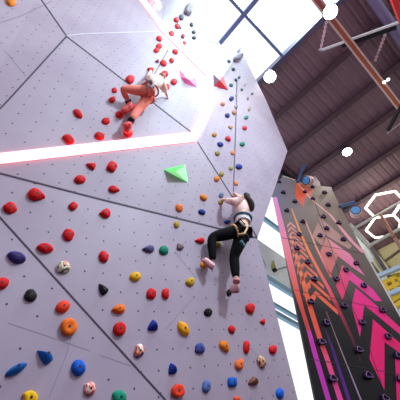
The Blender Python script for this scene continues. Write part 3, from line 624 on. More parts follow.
# x, y, half length, half width, angle, shape, colour, label, [profile]
HOLDS = [
 (78.3, 113.4, 5.8, 3.2, 46, 'round', RED, 'slim red hold tilted down right, alone in the upper left panel'),
 (68.7, 138.8, 6.6, 4.0, 36, 'rock', RED, 'large red hold touching the top of the long light strip'),
 (99.8, 135.6, 5.2, 3.6, 18, 'round', RED, 'oval red hold just above the light strip, left of the climber shoe'),
 (92.0, 165.7, 5.4, 3.8, 22, 'tri', RED, 'red triangular hold close below the light strip'),
 (80.2, 179.2, 5.6, 4.2, 0, 'round', RED, 'oval red hold just above the long dark seam, second left of the green pyramid group'),
 (37.0, 194.6, 9.0, 6.4, 16, 'tear', RED, 'big red teardrop hold just below the dark seam near the left edge'),
 (10.2, 207.3, 6.8, 5.6, 12, 'rock', RED, 'chunky red hold near the left edge above the diagonal seam'),
 (73.3, 205.8, 4.5, 4.3, 10, 'rock', RED, 'small rounded red hold below the seam, above another round red hold'),
 (68.7, 234.4, 5.6, 6.0, 0, 'rock', RED, 'round red hold with dark bolt hole above the salmon and green stone'),
 (45.5, 247.8, 8.6, 4.9, 10, 'lens', RED, 'wide red leaf shaped hold right of the diagonal seam'),
 (105.2, 213, 5.6, 5.0, 180, 'tear', RED, 'shiny red hold directly below the seam at left centre'),
 (104, 256.4, 4.9, 5.6, -10, 'rock', RED, 'round red hold straight above the black triangular hold'),
 (1.5, 283.2, 8.6, 5.6, -22, 'lens', RED, 'red hold cut off by the left edge'),
 (63.2, 306.4, 7.8, 5.8, -32, 'lens', ORR, 'bright red leaf hold just above the round orange hold'),
 (68.8, 327, 8, 8.3, 0, 'round', ORA, 'big round orange hold with three bolt holes, lower left', 'jug'),
 (118.6, 309, 6.8, 5.2, 172, 'tear', ORA, 'orange pointed hold straight above the round red hold'),
 (119.8, 328.9, 6, 7.2, 6, 'round', RED, 'round red hold right of the lower diagonal seam', 'flat'),
 (151.8, 293.5, 4.8, 5.8, 0, 'rock', RED, 'left one of two side by side red holds below the yellow hold'),
 (166.3, 293.5, 4.2, 5.5, 0, 'kidney', RED, 'red kidney shaped hold, right of two side by side reds'),
 (112.3, 166.3, 5, 5.4, 30, 'block', RED, 'squarish red hold below the light strip left of the green pyramid'),
 (114.5, 189.2, 5.6, 3.7, 12, 'tear', RED, 'red hold pointing right just above the dark seam'),
 (130.3, 79, 4.3, 4.1, 20, 'round', RED, 'round red hold just above the upper climber bent knee'),
 (114.6, 90, 2.8, 2.9, 0, 'rock', RED, 'dark red hold left of the upper climber bent knee'),
 (112.3, 99.2, 3.4, 3.0, -20, 'rock', RED, 'red hold left of the upper climber raised lower leg'),
 (106, 120.8, 4.0, 3.3, 15, 'round', RED, 'red oval hold left of the upper climber red shoes'),
 (119.5, 114.2, 3.8, 3.2, 30, 'rock', RED, 'red hold under the tip of the upper climber raised shoe'),
 (128, 133.5, 4.6, 3.2, 25, 'rock', RED, 'red hold under the upper climber lower foot'),
 (176.7, 19.6, 2.5, 2.0, 40, 'round', RED, 'highest red hold of the upper route, beside a grey violet hold'),
 (181.6, 17, 1.9, 2.6, -20, 'round', (92, 88, 120), 'small grey violet hold at the top of the red route'),
 (177.6, 26, 2.4, 2.0, 40, 'round', RED, 'second highest red hold of the upper route'),
 (171.2, 34, 3.2, 2.5, 35, 'round', RED, 'bright red hold third from top, left of the small maroon one'),
 (183.1, 36, 1.6, 1.9, 0, 'rock', (150, 30, 50), 'small maroon hold near the top right of the red route'),
 (184.1, 43.3, 2.5, 2.2, 30, 'tri', RED, 'red hold under the small maroon hold near the top'),
 (159.4, 38.4, 2.8, 2.0, 40, 'round', RED, 'red hold nearest the pale horizontal seam end'),
 (159.2, 46, 2.6, 2.2, 20, 'round', RED, 'upper one of two touching red holds in the red route'),
 (156.8, 50, 2.5, 2.1, -10, 'round', RED, 'lower one of two touching red holds in the red route'),
 (191.8, 24.5, 1.4, 1.9, -20, 'round', (54, 50, 62), 'dark hold highest of three right of the red route'),
 (193.9, 32, 1.8, 1.5, 35, 'round', (40, 52, 54), 'dark hold in the middle of three right of the red route'),
 (194.3, 37.6, 1.7, 1.4, 20, 'round', (50, 46, 52), 'dark hold lowest of three right of the red route'),
 (175.5, 51.4, 2.6, 1.9, 40, 'round', RED, 'red hold alone right of the thin seam, above the pink volume'),
 (157.5, 61, 1.9, 1.6, 0, 'tri', (140, 20, 34), 'tiny dark red triangular hold left of the thin seam'),
 (163.7, 62.8, 3.1, 2.4, 40, 'round', RED, 'red hold on the thin seam above the upper climber'),
 (172, 60.2, 2.3, 1.8, 50, 'round', RED, 'narrow red hold left above the pink volume'),
 (151, 69.8, 3.6, 2.8, 20, 'tri', RED, 'red hold held by the upper climber left hand'),
 (165, 73.6, 3.0, 2.6, 30, 'round', RED, 'red hold just right of the upper climber head'),
 (174.2, 81.6, 2.8, 2.5, 20, 'round', RED, 'red hold between the upper climber and the pink volume'),
 (167.6, 86.6, 1.8, 2.6, 0, 'round', RED, 'red hold half behind the upper climber right arm'),
 (189, 9.3, 4.2, 5.6, 20, 'block', (158, 148, 154), 'large pale grey hold above the red route near the top', 'flat'),
 (229.1, 61.2, 1.7, 1.3, 40, 'round', (40, 44, 78), 'topmost navy hold left below the mauve rock'),
 (233.6, 69, 2.0, 1.5, 40, 'round', (20, 60, 60), 'dark teal hold just below the topmost navy hold'),
 (239.3, 77.4, 1.3, 1.4, 0, 'round', (28, 44, 70), 'right one of a close navy pair high on the wall'),
 (236.1, 79.8, 1.7, 1.3, 40, 'round', (28, 32, 76), 'left one of a close navy pair high on the wall'),
 (231.2, 85, 2.0, 1.5, 50, 'round', (22, 86, 70), 'green hold right beside the red pyramid'),
 (245.4, 84.5, .9, 1.7, 15, 'round', (170, 150, 146), 'slim beige hold high near the wall edge'),
 (242, 89.4, 1.4, 1.4, 0, 'round', (60, 104, 80), 'small green hold below the slim beige hold'),
 (236.7, 94.8, 1.0, 1.7, 10, 'round', (140, 140, 110), 'slim olive hold on the top end of the upright seam'),
 (231.8, 98.6, 2.3, 2.2, 0, 'rock', (24, 34, 110), 'navy hold just below the red pyramid'),
 (248, 98.5, 1.0, 1.4, 0, 'round', (130, 124, 86), 'small olive hold near the top of the right facet'),
 (252.4, 93.3, 1.3, 1.2, 0, 'round', (112, 124, 108), 'tiny grey green hold nearest the right wall edge'),
 (222.9, 103.8, 2.3, 1.8, 20, 'round', (190, 116, 90), 'brownish orange hold right of the steep light strip'),
 (236.4, 106.4, 1.6, 1.9, 10, 'round', (140, 130, 128), 'grey hold on the upright seam near its top'),
 (234.5, 112.6, 2.8, 1.8, 40, 'kidney', (170, 124, 96), 'brown bean shaped hold touching the upright seam'),
 (227.5, 115.3, 2.4, 2.0, 40, 'rock', (24, 32, 110), 'navy hold left of the brown bean shaped hold'),
 (249.3, 108.9, 1.3, 2.1, 15, 'round', (160, 134, 92), 'tan hold high on the right facet'),
 (246.5, 117.5, 2.0, 1.8, -10, 'rock', TEA, 'teal hold right of the upright seam, upper one'),
 (230.8, 127, 2.5, 2.0, 20, 'tri', (190, 142, 110), 'tan triangular hold straight above the crimson hold'),
 (244.9, 127.8, 2.4, 2.0, 35, 'round', CRM, 'red hold between two teal holds on the right facet'),
 (214.6, 134.6, 2.4, 2.3, 10, 'rock', (182, 128, 66), 'ochre hold right of the light strip corner'),
 (228.4, 138.8, 3.3, 2.3, 48, 'tear', CRM, 'crimson teardrop hold left of the upright seam'),
 (220.5, 144.2, 3.1, 2.2, 30, 'lens', (26, 38, 130), 'navy hold left below the crimson hold'),
 (242.6, 143.9, 2.5, 2.3, -10, 'rock', TEA, 'teal hold right of the upright seam, lower one'),
 (217.6, 153.4, 2.5, 2.0, 40, 'rock', OLV, 'olive hold below the left navy hold'),
 (233, 152.6, 2.0, 2.3, -20, 'round', (206, 130, 84), 'orange brown hold touching the seam, level with an olive hold'),
 (239.1, 166.6, 3.4, 2.4, 25, 'rock', (28, 40, 140), 'navy hold right of the upright seam above the girl'),
 (231, 168.1, 2.0, 2.0, 0, 'rock', (150, 138, 66), 'olive hold left of the upright seam, beside the navy hold'),
 (221.9, 173.8, 2.3, 2.4, 30, 'rock', (158, 140, 64), 'olive hold just above right of the orange hold on the slanted seam'),
 (217.1, 178.6, 2.8, 2.7, 10, 'round', (224, 126, 44), 'orange hold on the slanted seam'),
 (236.2, 183, 1.9, 2.5, -25, 'round', (222, 136, 84), 'orange hold right of the seam above the girl hands'),
 (203.8, 197.4, 3.8, 2.9, 40, 'round', (222, 124, 40), 'orange hold left of the girl left hand'),
 (221.4, 195.2, 2.3, 2.8, 20, 'rock', (92, 112, 138), 'blue grey hold just above the girl left hand'),
 (234.4, 196.6, 1.8, 2.7, 0, 'round', (170, 102, 60), 'brown hold gripped by the girl right hand'),
 (221, 202, 2.4, 2.5, 0, 'round', (160, 128, 50), 'olive hold gripped by the girl left hand'),
 (202.2, 211.9, 3.7, 2.6, 25, 'round', (30, 52, 132), 'navy oval hold left of the girl bent arm'),
 (227.4, 221.5, 3.1, 2.2, 5, 'rock', (36, 66, 140), 'blue hold behind the girl waist'),
 (200, 240.4, 4.9, 3.2, 180, 'tear', RED, 'red hold left of the girl bent knee'),
 (217.4, 244.5, 3.5, 3.8, 0, 'round', (156, 128, 46), 'olive hold under the girl bent thigh'),
 (179.5, 207.6, 3.4, 4.2, -30, 'round', (236, 118, 44), 'orange oval hold just above the dark seam, centre'),
 (176.9, 224.4, 2.8, 3.4, 0, 'rock', (176, 146, 44), 'gold oval hold under the orange oval hold'),
 (180.3, 246.6, 3.5, 3.8, 0, 'rock', SW5, 'brown stone hold right of the green hold'),
 (164, 250.2, 4.4, 4.8, -20, 'rock', GRN, 'dark green hold between brown and violet grey holds'),
 (148.6, 248.6, 5.9, 3.9, 180, 'tear', (84, 80, 122), 'violet grey hold pointing left beside the green hold'),
 (135.7, 276.3, 5.7, 4.6, 180, 'lens', YEL, 'yellow hold above the two side by side red holds'),
 (190.6, 281.6, 4.4, 4.6, 10, 'rock', YGD, 'mustard hold below left of the girl bent foot'),
 (204.2, 264.2, 3.6, 3.9, 0, 'round', (232, 150, 30), 'orange yellow hold under the girl bent foot'),
 (103.6, 289.5, 6.6, 4.8, 55, 'tri', BLK, 'black triangular hold straight below a round red hold'),
 (63.5, 267, 7, 6.2, -10, 'rock', SW1, 'salmon, cream and green marbled stone hold'),
 (17, 257, 9.8, 5.6, 18, 'lens', PUR, 'dark indigo leaf hold left of the diagonal seam'),
 (30.6, 295, 6.4, 6.2, 0, 'rock', (40, 36, 32), 'round black hold near the left edge below the indigo leaf'),
 (16.6, 369.2, 13, 4.4, -30, 'lens', (20, 92, 168), 'long blue hold slanting up right at the lower left', 'wedge'),
 (46.2, 357, 9.4, 6.6, 40, 'tri', (22, 92, 176), 'blue angular wedge hold right of the long blue one', 'wedge'),
 (78.7, 367.3, 7.0, 8.2, 0, 'round', (18, 84, 190), 'big rounded blue hold above the pink marbled hold'),
 (90, 388.6, 5.8, 7.0, 15, 'rock', SW2, 'pink and white marbled hold at the lower left'),
 (30.3, 397.5, 8, 7.6, 0, 'rock', (244, 186, 16), 'yellow hold cut off by the bottom edge', 'flat'),
 (120, 397.5, 6.8, 8.2, 0, 'rock', (10, 140, 108), 'green hold cut off by the bottom edge'),
 (153.5, 326.2, 6.2, 5.6, 90, 'tri', (22, 48, 140), 'dark blue hold above the white and coral hold', 'wedge'),
 (183.9, 328.6, 8.2, 4.6, 58, 'lens', (244, 164, 20), 'yellow orange hold slanting down right, lower centre'),
 (139.4, 351, 4.9, 6.8, 15, 'rock', SW3, 'white, coral and dark marbled hold right of the diagonal seam'),
 (173, 369.4, 6.4, 4.6, 75, 'tri', (22, 50, 150), 'dark blue wedge above the orange red ring hold', 'wedge'),
 (178, 391, 6.4, 6.6, -10, 'rock', ORR, 'orange red ring hold near the bottom centre', 'jug'),
 (200.4, 348.4, 4.6, 5.6, 0, 'rock', (66, 78, 150), 'slate blue hold left of the orange leaf hold'),
 (208.4, 312.2, 4.0, 4.2, 10, 'round', BLK, 'small round black hold below the girl feet'),
 (231.9, 329.3, 4.2, 3.1, 70, 'rock', RED, 'small dark red hold above the orange leaf hold'),
 (225, 346.6, 6.6, 4.4, 60, 'tear', (238, 126, 28), 'orange leaf shaped hold, lower right'),
 (247, 347, 3.2, 6.8, 0, 'kidney', RED, 'tall narrow red hold right of the orange leaf'),
 (250.6, 308.3, 4.3, 5.6, -10, 'rock', RED, 'red hold straight right of the girl lower shoe'),
 (263.2, 321.6, 2.8, 3.3, 0, 'tri', RED, 'small red hold near the right wall edge'),
 (273.3, 349.6, 3.8, 4.8, 0, 'rock', RED, 'red hold closest to the right wall edge'),
 (239.5, 364.3, 4.4, 5.6, 0, 'horn', (240, 116, 54), 'orange hold with a horn on top, lower right'),
 (261.8, 361.8, 4.0, 6.4, -18, 'rock', SW4, 'tan hold with black slot beside the horned orange hold'),
 (254, 381.6, 5.0, 5.4, 90, 'tri', BRN, 'brown wedge hold with pale top edge, lower right', 'wedge'),
 (207, 386.2, 4.0, 6.3, 5, 'rock', (84, 110, 170), 'grey blue oval hold near the bottom centre'),
 (232.7, 382, 4.8, 5.4, 0, 'block', (16, 92, 190), 'bright blue hold left of the brown wedge'),
 (237.2, 399, 3.5, 3.0, 0, 'round', (240, 84, 48), 'orange hold just showing at the bottom edge'),
 (280.3, 393.4, 3.6, 5.6, -8, 'round', (14, 96, 206), 'blue hold at the bottom right corner of the pale wall'),
 (229.3, 292.6, 2.6, 3.6, 0, 'rock', BLK, 'black hold under the girl straight leg shoe'),
 (11.3, .5, 5.2, 4.6, 30, 'rock', (240, 132, 30), 'orange hold cut off by the top edge'),
]
for k, h in enumerate(HOLDS):
    x, y, a, b, ang, shp, col, lab = h[:8]; prof = h[8] if len(h) > 8 else 'dome'
    if max(a, b) < 3.4 and y < 190 and x > 140: a *= 1.15 if x < 196 else 1.03; b *= 1.15 if x < 196 else 1.03
    o = make_hold((x, y), a, b, ang, shp, col if not isinstance(col, tuple) else hm(col), seed=k * 1.7, prof=prof, height=.62 if prof != 'wedge' else .8)
    tag(o, lab, 'climbing hold', 'climbing holds on the pale wall')
for p, lab in (((160.5, 76.2), 'lone black bolt by the upper climber head'), ((180.2, 28.4), 'lone dark bolt among the highest red holds')):
    q, nn = cast(p); o = MB().tube([q, q + nn * .03], .02, 10).build('bolt', mat('bolt_black', (30, 24, 28), .5)); tag(o, lab, 'bolt')
# rock cluster near the top
t_q, t_n = cast((238.5, 58)); t = empty('climbing_hold', t_q)
for dx, dy, a, b, ang, c in ((0, 0, 4.6, 2.9, -30, (100, 80, 108)), (3.6, -3.6, 2.0, 1.6, -30, (110, 96, 120)), (2.0, -9.5, 2.6, .9, -50, (170, 176, 200))):
    make_hold((238 + dx, 58.3 + dy), a, b, ang, 'rock', hm(c), name='rock_lobe', parent=t, seed=dx + 3, height=.7, bolt=False)
tag(t, 'mauve rock cluster hold highest at the skylight edge of the wall', 'climbing hold', 'climbing holds on the pale wall')

# volumes (big pyramids)
def volume(corners, apex, h, ms, idx, label, name='climbing_volume'):
    P = [cast(p)[0] for p in corners]; q, nn = cast(apex)
    r = ray(apex); c = sum(P, V()) / len(P)
    tip = CAM + r * (((q + nn * h) - CAM).dot(nn) / r.dot(nn))
    n = len(P); fs = [(k, (k + 1) % n, n) for k in range(n)] + [tuple(range(n - 1, -1, -1))]
    o = mk(name, P + [tip], fs, ms, None, False, idx + [0]); tag(o, label, 'climbing volume'); return o
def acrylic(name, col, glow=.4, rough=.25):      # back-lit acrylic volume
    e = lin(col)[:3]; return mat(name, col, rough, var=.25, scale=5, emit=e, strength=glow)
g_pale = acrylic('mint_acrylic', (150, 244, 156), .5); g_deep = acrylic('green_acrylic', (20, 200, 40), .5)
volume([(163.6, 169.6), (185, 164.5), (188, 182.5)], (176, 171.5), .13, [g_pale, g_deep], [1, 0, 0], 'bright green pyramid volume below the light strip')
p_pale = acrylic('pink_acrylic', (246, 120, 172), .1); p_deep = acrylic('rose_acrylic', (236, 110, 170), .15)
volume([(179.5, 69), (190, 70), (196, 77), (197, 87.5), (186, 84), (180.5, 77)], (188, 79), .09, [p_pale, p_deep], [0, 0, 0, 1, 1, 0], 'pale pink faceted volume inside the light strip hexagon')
r_top = mat('mauve_volume_face', (104, 44, 84), .4); r_bot = mat('red_volume_face', (196, 24, 42), .4)
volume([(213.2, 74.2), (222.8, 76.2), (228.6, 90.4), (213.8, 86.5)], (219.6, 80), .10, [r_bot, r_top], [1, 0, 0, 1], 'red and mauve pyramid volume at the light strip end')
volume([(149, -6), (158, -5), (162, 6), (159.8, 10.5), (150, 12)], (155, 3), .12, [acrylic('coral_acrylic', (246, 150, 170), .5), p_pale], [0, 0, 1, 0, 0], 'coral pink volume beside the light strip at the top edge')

# purple holds on the patterned wall
def hitQ(p): return Q(p), N2
PH = [(278.7, 182, 1.9, 'in the top left corner of the patterned wall'), (282.7, 192.6, 2.2, 'just below the one in the top left corner'),
 (312, 187.2, 1.8, 'nearest below the upper belay device'), (304.3, 192.2, 1.9, 'on the orange patch'), (324, 193, 2.2, 'alone near the top right corner'),
 (294.2, 201.7, 2.2, 'on grey below left of the orange patch'), (312.3, 199, 2.0, 'at the top end of the upright joint'), (327.5, 205.3, 2.3, 'third down near the right edge'),
 (286.3, 210.6, 2.3, 'beside the lilac stripe above the small chevrons'), (322.8, 217, 2.3, 'on the joint, upper of a pair'), (302.3, 221.8, 2.4, 'on grey left of the upright joint'),
 (338, 223.2, 2.4, 'by the pale line near the right edge'), (326, 228.8, 2.5, 'on the joint, lower of a pair'), (298.5, 234.6, 2.5, 'right of the topmost small chevrons'),
 (319.3, 235.8, 2.5, 'left of the joint level with the small chevrons'), (342.5, 239.7, 2.6, 'on the pale pink arm near the right edge'), (296.2, 248.6, 2.7, 'among the small orange chevrons, upper'),
 (328.2, 254.7, 2.7, 'on the salmon chevron left arm'), (307, 262.3, 2.8, 'among the small orange chevrons, middle'), (355.6, 263.6, 2.7, 'on the salmon chevron right arm'),
 (345.3, 270.3, 2.8, 'on the peak of the third large chevron'), (313.5, 279.2, 3.0, 'among the small orange chevrons, lower'), (335.6, 279.2, 2.9, 'on grey left of the rose chevron'),
 (362.8, 285.8, 2.9, 'between two hot pink arms at the right edge'), (310, 301.8, 3.2, 'on the orange stripe below the small chevrons'), (343.2, 306, 3.1, 'on the fading dark red stripe'),
 (381.3, 310.5, 3.1, 'on the hot pink arm at the right edge'), (325.6, 323.2, 3.5, 'alone on black right of the orange stripe'), (360.8, 322.5, 3.1, 'on the narrow pink tip left of the big chevron'),
 (320.5, 342.2, 3.6, 'on the red stripe in the lower half'), (387, 336.8, 3.3, 'on the big hot pink chevron'), (357.8, 350.2, 3.5, 'on black left of the big hot pink chevron'),
 (396.6, 355.8, 3.5, 'at the right edge on the black chevron gap'), (366.8, 375.6, 3.9, 'on black below left of the big chevron'), (331.6, 378.6, 3.9, 'low on the pink stripe'),
 (399, 378.8, 3.6, 'cut off by the right edge near the bottom'), (383.5, 398.5, 3.7, 'cut off by the bottom edge')]
pu_m = mat('purple_plastic', (40, 12, 56), .4, var=.15, spec=.3); pu_e = mat('lilac_rim', (176, 130, 190), .35)
for k, (x, y, s, where) in enumerate(PH):
    q = Q((x, y)); rm = s * 1.12 / FPX * fwd.dot(q - CAM)
    up = V((0, 0, 1)); a0 = random.uniform(-.25, .25)
    def ring(sc, h, n=24):
        out = []
        for j in range(n):
            th = 2 * math.pi * j / n; kk = .84 + .17 * math.cos(3 * (th - a0) + .6) + .06 * math.cos(2 * th)
            out.append(q + (H1 * math.cos(th) * 1.05 + up * math.sin(th) * .92) * (rm * kk * sc) + N2 * h - up * (.10 * rm))
        return out
    n = 24; lv = [(1.0, 0), (1.04, .35), (.95, .75), (.72, .95), (.5, .7)]
    vs_ = sum([ring(s_, h_ * rm) for s_, h_ in lv], []); vs_.append(q + N2 * rm * .55)
    fs = [(l * n + j, l * n + (j + 1) % n, (l + 1) * n + (j + 1) % n, (l + 1) * n + j) for l in range(4) for j in range(n)]
    fs += [(4 * n + j, 4 * n + (j + 1) % n, 5 * n) for j in range(n)] + [tuple(range(n - 1, -1, -1))]
    o = mk('climbing_hold', vs_, fs, pu_m, None, True, loc=q)
    tag(o, 'purple hold ' + where, 'climbing hold', 'purple holds on the patterned wall')
    rim = ring(.84, rm * .93); MB().tube(rim + rim[:1], rm * .055, 5).build('rim', pu_e, o, smooth=True)

# ------------------------------------------------------------------ climbers
def skin(name, pts, edges, m_, parent, sub=2, root=0):
    keys = list(pts); vs_ = [V(pts[k][0]) for k in keys]; es = [(keys.index(a), keys.index(b)) for a, b in edges]
    me = bpy.data.meshes.new(name + '_cage'); me.from_pydata(vs_, es, []); o = bpy.data.objects.new(name + '_cage', me); C.objects.link(o)
    sm = o.modifiers.new('skin', 'SKIN'); sm.use_smooth_shade = True
    me.skin_vertices.data if me.skin_vertices else None
    if not me.skin_vertices:
        bm = bmesh.new(); bm.from_mesh(me); bm.verts.layers.skin.verify(); bm.to_mesh(me); bm.free()
    for i, k in enumerate(keys):
        r = pts[k][1]; me.skin_vertices[0].data[i].radius = (r, r) if not isinstance(r, tuple) else r
        me.skin_vertices[0].data[i].use_root = (i == root)
    ss = o.modifiers.new('sub', 'SUBSURF'); ss.levels = sub; ss.render_levels = sub
    dg = bpy.context.evaluated_depsgraph_get(); dg.update()
    me2 = bpy.data.meshes.new_from_object(o.evaluated_get(dg)); bpy.data.objects.remove(o)
    me2.name = name; me2.materials.clear(); me2.materials.append(m_)
    off = wloc(parent)
    for v in me2.vertices: v.co -= off
    for p in me2.polygons: p.use_smooth = True
    r = bpy.data.objects.new(name, me2); C.objects.link(r); r.parent = parent
    return r
def lerp(a, b, t): return a + (b - a) * t
def add_hand(pts, edges, wrist_key, wrist, target, nn, tagk):
    d = (target - wrist).normalized(); side = d.cross(nn).normalized()
    palm = wrist + d * .055; pts[tagk + 'palm'] = (palm, .022); edges.append((wrist_key, tagk + 'palm'))
    for i, (s, L) in enumerate(((-1.4, .06), (-.5, .072), (.45, .068), (1.3, .055))):
        b = palm + side * (s * .014) + d * .02; m1 = b + d * (L * .5) + nn * .012; e = m1 + d * (L * .25) - nn * (L * .45)
        for nm, pp, rr in (('a', b, .009), ('b', m1, .008), ('c', e, .007)): pts[tagk + str(i) + nm] = (pp, rr)
        edges += [(tagk + 'palm', tagk + str(i) + 'a'), (tagk + str(i) + 'a', tagk + str(i) + 'b'), (tagk + str(i) + 'b', tagk + str(i) + 'c')]
    b = palm + side * .03 - d * .01; e = b + d * .03 - nn * .02
    pts[tagk + 't1'] = (b, .009); pts[tagk + 't2'] = (e, .008); edges += [(tagk + 'palm', tagk + 't1'), (tagk + 't1', tagk + 't2')]
def shoe(name, ankle, heel, toe, nn, m_, sole_m, parent, r=.034):
    mid = lerp(heel, toe, .5) + (ankle - lerp(heel, toe, .5)) * .12
    pts = dict(mid=(mid, r * 1.05), heel=(heel, r * .95), ball=(lerp(heel, toe, .78), r * 1.0), toe=(toe, r * .6), cuff=(lerp(ankle, heel, .35), r * .95))
    o = skin(name, pts, [('heel', 'mid'), ('mid', 'ball'), ('ball', 'toe'), ('heel', 'cuff')], m_, parent)
    d = (toe - heel).normalized(); dn = (heel + toe) / 2 - ankle; dn = (dn - d * dn.dot(d)).normalized()
    sv = [lerp(heel, toe, u) + dn * (r * .75) for u in (-.1, .3, .7, 1.05)]
    sl = MB(); sl.tube(sv, [r * .5, r * .6, r * .62, r * .35], 10); sl.build('sole', sole_m, o, smooth=True)
    return o

# girl in pink and black
sk = mat('skin_warm', (236, 186, 166), .5, var=.03)
pink = mat('pink_top', (246, 206, 196), .7, var=.05); blackc = mat('black_leggings', (12, 12, 15), .9, spec=.15); hair_m = mat('dark_brown_hair', (44, 27, 25), .7, var=.3, scale=60, spec=.2)
pshoe = mat('pink_shoe', (240, 184, 186), .55); wht = mat('white_cloth', (240, 240, 240), .7); teal = mat('teal_webbing', (50, 110, 126), .6); tanw = mat('tan_webbing', (222, 176, 120), .6)
g = dict(hd=W((244.3, 198.6), .24), neck=W((243.2, 203.0), .25), chest=W((241.6, 208), .27), waist=W((242.8, 218), .27), pel=W((243.2, 227.5), .28),
         shL=W((238.6, 202.2), .24), elL=W((231, 201.6), .26), haL=W((224.6, 199.8), .1), shR=W((245.2, 201.4), .24), elR=W((240.2, 198.0), .16), haR=W((236.0, 194.6), .08),
         hpL=W((239.8, 230.5), .29), knL=W((211.5, 237.5), .12), anL=W((212.8, 260.5), .13), hpR=W((243.6, 232), .28), knR=W((233.8, 256.5), .2), anR=W((236.2, 280.5), .25))
t = empty('person', g['pel'])
pts = dict(pel=(g['pel'], .085), waist=(g['waist'], .085), chest=(g['chest'], .10), neck=(g['neck'], .04), hd0=(lerp(g['neck'], g['hd'], .6), .045),
           shL=(g['shL'], .05), elL=(g['elL'], .037), haL=(g['haL'], .026), shR=(g['shR'], .05), elR=(g['elR'], .036), haR=(g['haR'], .026),
           hpL=(g['hpL'], .085), knL=(g['knL'], .052), anL=(g['anL'], .034), hpR=(g['hpR'], .085), knR=(g['knR'], .052), anR=(g['anR'], .034))
edges = [('pel', 'waist'), ('waist', 'chest'), ('chest', 'neck'), ('neck', 'hd0'), ('chest', 'shL'), ('shL', 'elL'), ('elL', 'haL'), ('chest', 'shR'), ('shR', 'elR'), ('elR', 'haR'),
         ('pel', 'hpL'), ('hpL', 'knL'), ('knL', 'anL'), ('pel', 'hpR'), ('hpR', 'knR'), ('knR', 'anR')]
add_hand(pts, edges, 'haL', g['haL'], W((221.5, 200.4), .05), NW, 'L'); add_hand(pts, edges, 'haR', g['haR'], W((234.6, 193.6), .05), NW, 'R')
def add_head(pts, edges, c, fw, up, r):
    pts['skull'] = (c + up * r * .15 - fw * r * .05, r); pts['crown'] = (c + up * r * .6 - fw * r * .05, r * .8); pts['jaw'] = (c - up * r * .55 + fw * r * .25, r * .68); pts['nose'] = (c + fw * r * 1.12 - up * r * .1, r * .14)
    edges += [('hd0', 'skull'), ('skull', 'crown'), ('skull', 'jaw'), ('skull', 'nose')]
fw = (-NW + V((-.3, 0, .35))).normalized(); up = (V((0, 0, 1)) - fw * fw.z).normalized()
add_head(pts, edges, g['hd'], fw, up, .078)
skin('body', pts, edges, sk, t)
def face_bits(c, fw, up, r, parent, lip):
    sd = fw.cross(up).normalized()
    for s in (-1, 1):
        MB().ico(c + fw * r * .95 + sd * (s * r * .38) + up * r * .08, r * .13).build('eye', mat('dark_eye', (40, 30, 28), .3), parent)
        MB().ico(c + sd * (s * r * 1.0) - up * r * .05, r * .24, (.6, .6, 1)).build('ear', sk, parent, smooth=True)
    MB().tube([c + fw * r * .93 - up * r * .5 - sd * r * .22, c + fw * r * .98 - up * r * .5, c + fw * r * .93 - up * r * .5 + sd * r * .22], r * .07, 6).build('mouth', lip, parent)
lipm = mat('lips', (196, 96, 92), .5)
face_bits(g['hd'], fw, up, .078, t, lipm)
E = .012
skin('pink_top', dict(chest=(g['chest'], .15), waist=(lerp(g['waist'], g['chest'], .05), .125), nk=(lerp(g['chest'], g['neck'], .75), .06), shL=(g['shL'], .075), elL=(g['elL'], .056), wrL=(lerp(g['elL'], g['haL'], .72), .044),
     shR=(g['shR'], .064), elR=(g['elR'], .048), wrR=(lerp(g['elR'], g['haR'], .45), .042)),
     [('chest', 'waist'), ('chest', 'nk'), ('chest', 'shL'), ('shL', 'elL'), ('elL', 'wrL'), ('chest', 'shR'), ('shR', 'elR'), ('elR', 'wrR')], pink, t)
MB().tube([lerp(g['waist'], g['pel'], u) for u in (-.02, .15, .4, .55)], [.095, .108, .112, .108], 20).build('white_hem', wht, t, smooth=True)
skin('leggings', dict(pel=(lerp(g['pel'], g['waist'], .1), .12), hpL=(g['hpL'], .092), thL=(lerp(g['hpL'], g['knL'], .5), .096), knL=(g['knL'], .074), caL=(lerp(g['knL'], g['anL'], .35), .066), anL=(lerp(g['knL'], g['anL'], 1.0), .044),
     hpR=(g['hpR'], .12), thR=(lerp(g['hpR'], g['knR'], .5), .094), knR=(g['knR'], .07), caR=(lerp(g['knR'], g['anR'], .35), .07), anR=(lerp(g['knR'], g['anR'], .95), .046)),
     [('pel', 'hpL'), ('hpL', 'thL'), ('thL', 'knL'), ('knL', 'caL'), ('caL', 'anL'), ('pel', 'hpR'), ('hpR', 'thR'), ('thR', 'knR'), ('knR', 'caR'), ('caR', 'anR')], blackc, t)
tail = [W((246.5, 197.4), .33), W((249.6, 199.8), .36), W((251.6, 203.6), .37), W((252.2, 208), .36), W((251, 211.6), .34)]
h = skin('hair', dict(a=(g['hd'] + up * .055 + NW * .035, .066), b=(g['hd'] - up * .005 + NW * .055, .066), c=(g['hd'] + up * .085 - NW * .01, .056), k=(tail[0], .036), t1=(tail[1], .046), t2=(tail[2], .052), t3=(tail[3], .042), t4=(tail[4], .02)),
     [('b', 'a'), ('a', 'c'), ('a', 'k'), ('k', 't1'), ('t1', 't2'), ('t2', 't3'), ('t3', 't4')], hair_m, t)
def loop(c, ax, r, w_, name, m_, parent, tilt=None):
    ax = ax.normalized(); u = ax.orthogonal().normalized(); v = ax.cross(u); n = 24
    mb = MB(); mb.tube([c + (u * math.cos(2 * math.pi * k / n) + v * math.sin(2 * math.pi * k / n)) * r for k in range(n + 1)], w_, 8); return mb.build(name, m_, parent, smooth=True)
hr = empty('harness', g['pel']); hr.parent = t; hr.location = (0, 0, 0)
loop(lerp(g['pel'], g['waist'], .95), g['waist'] - g['pel'], .121, .017, 'waist_belt', teal, hr)
loop(lerp(g['hpR'], g['knR'], .22), g['knR'] - g['hpR'], .10, .014, 'leg_loop', mat('dark_webbing', (40, 54, 70), .6), hr)
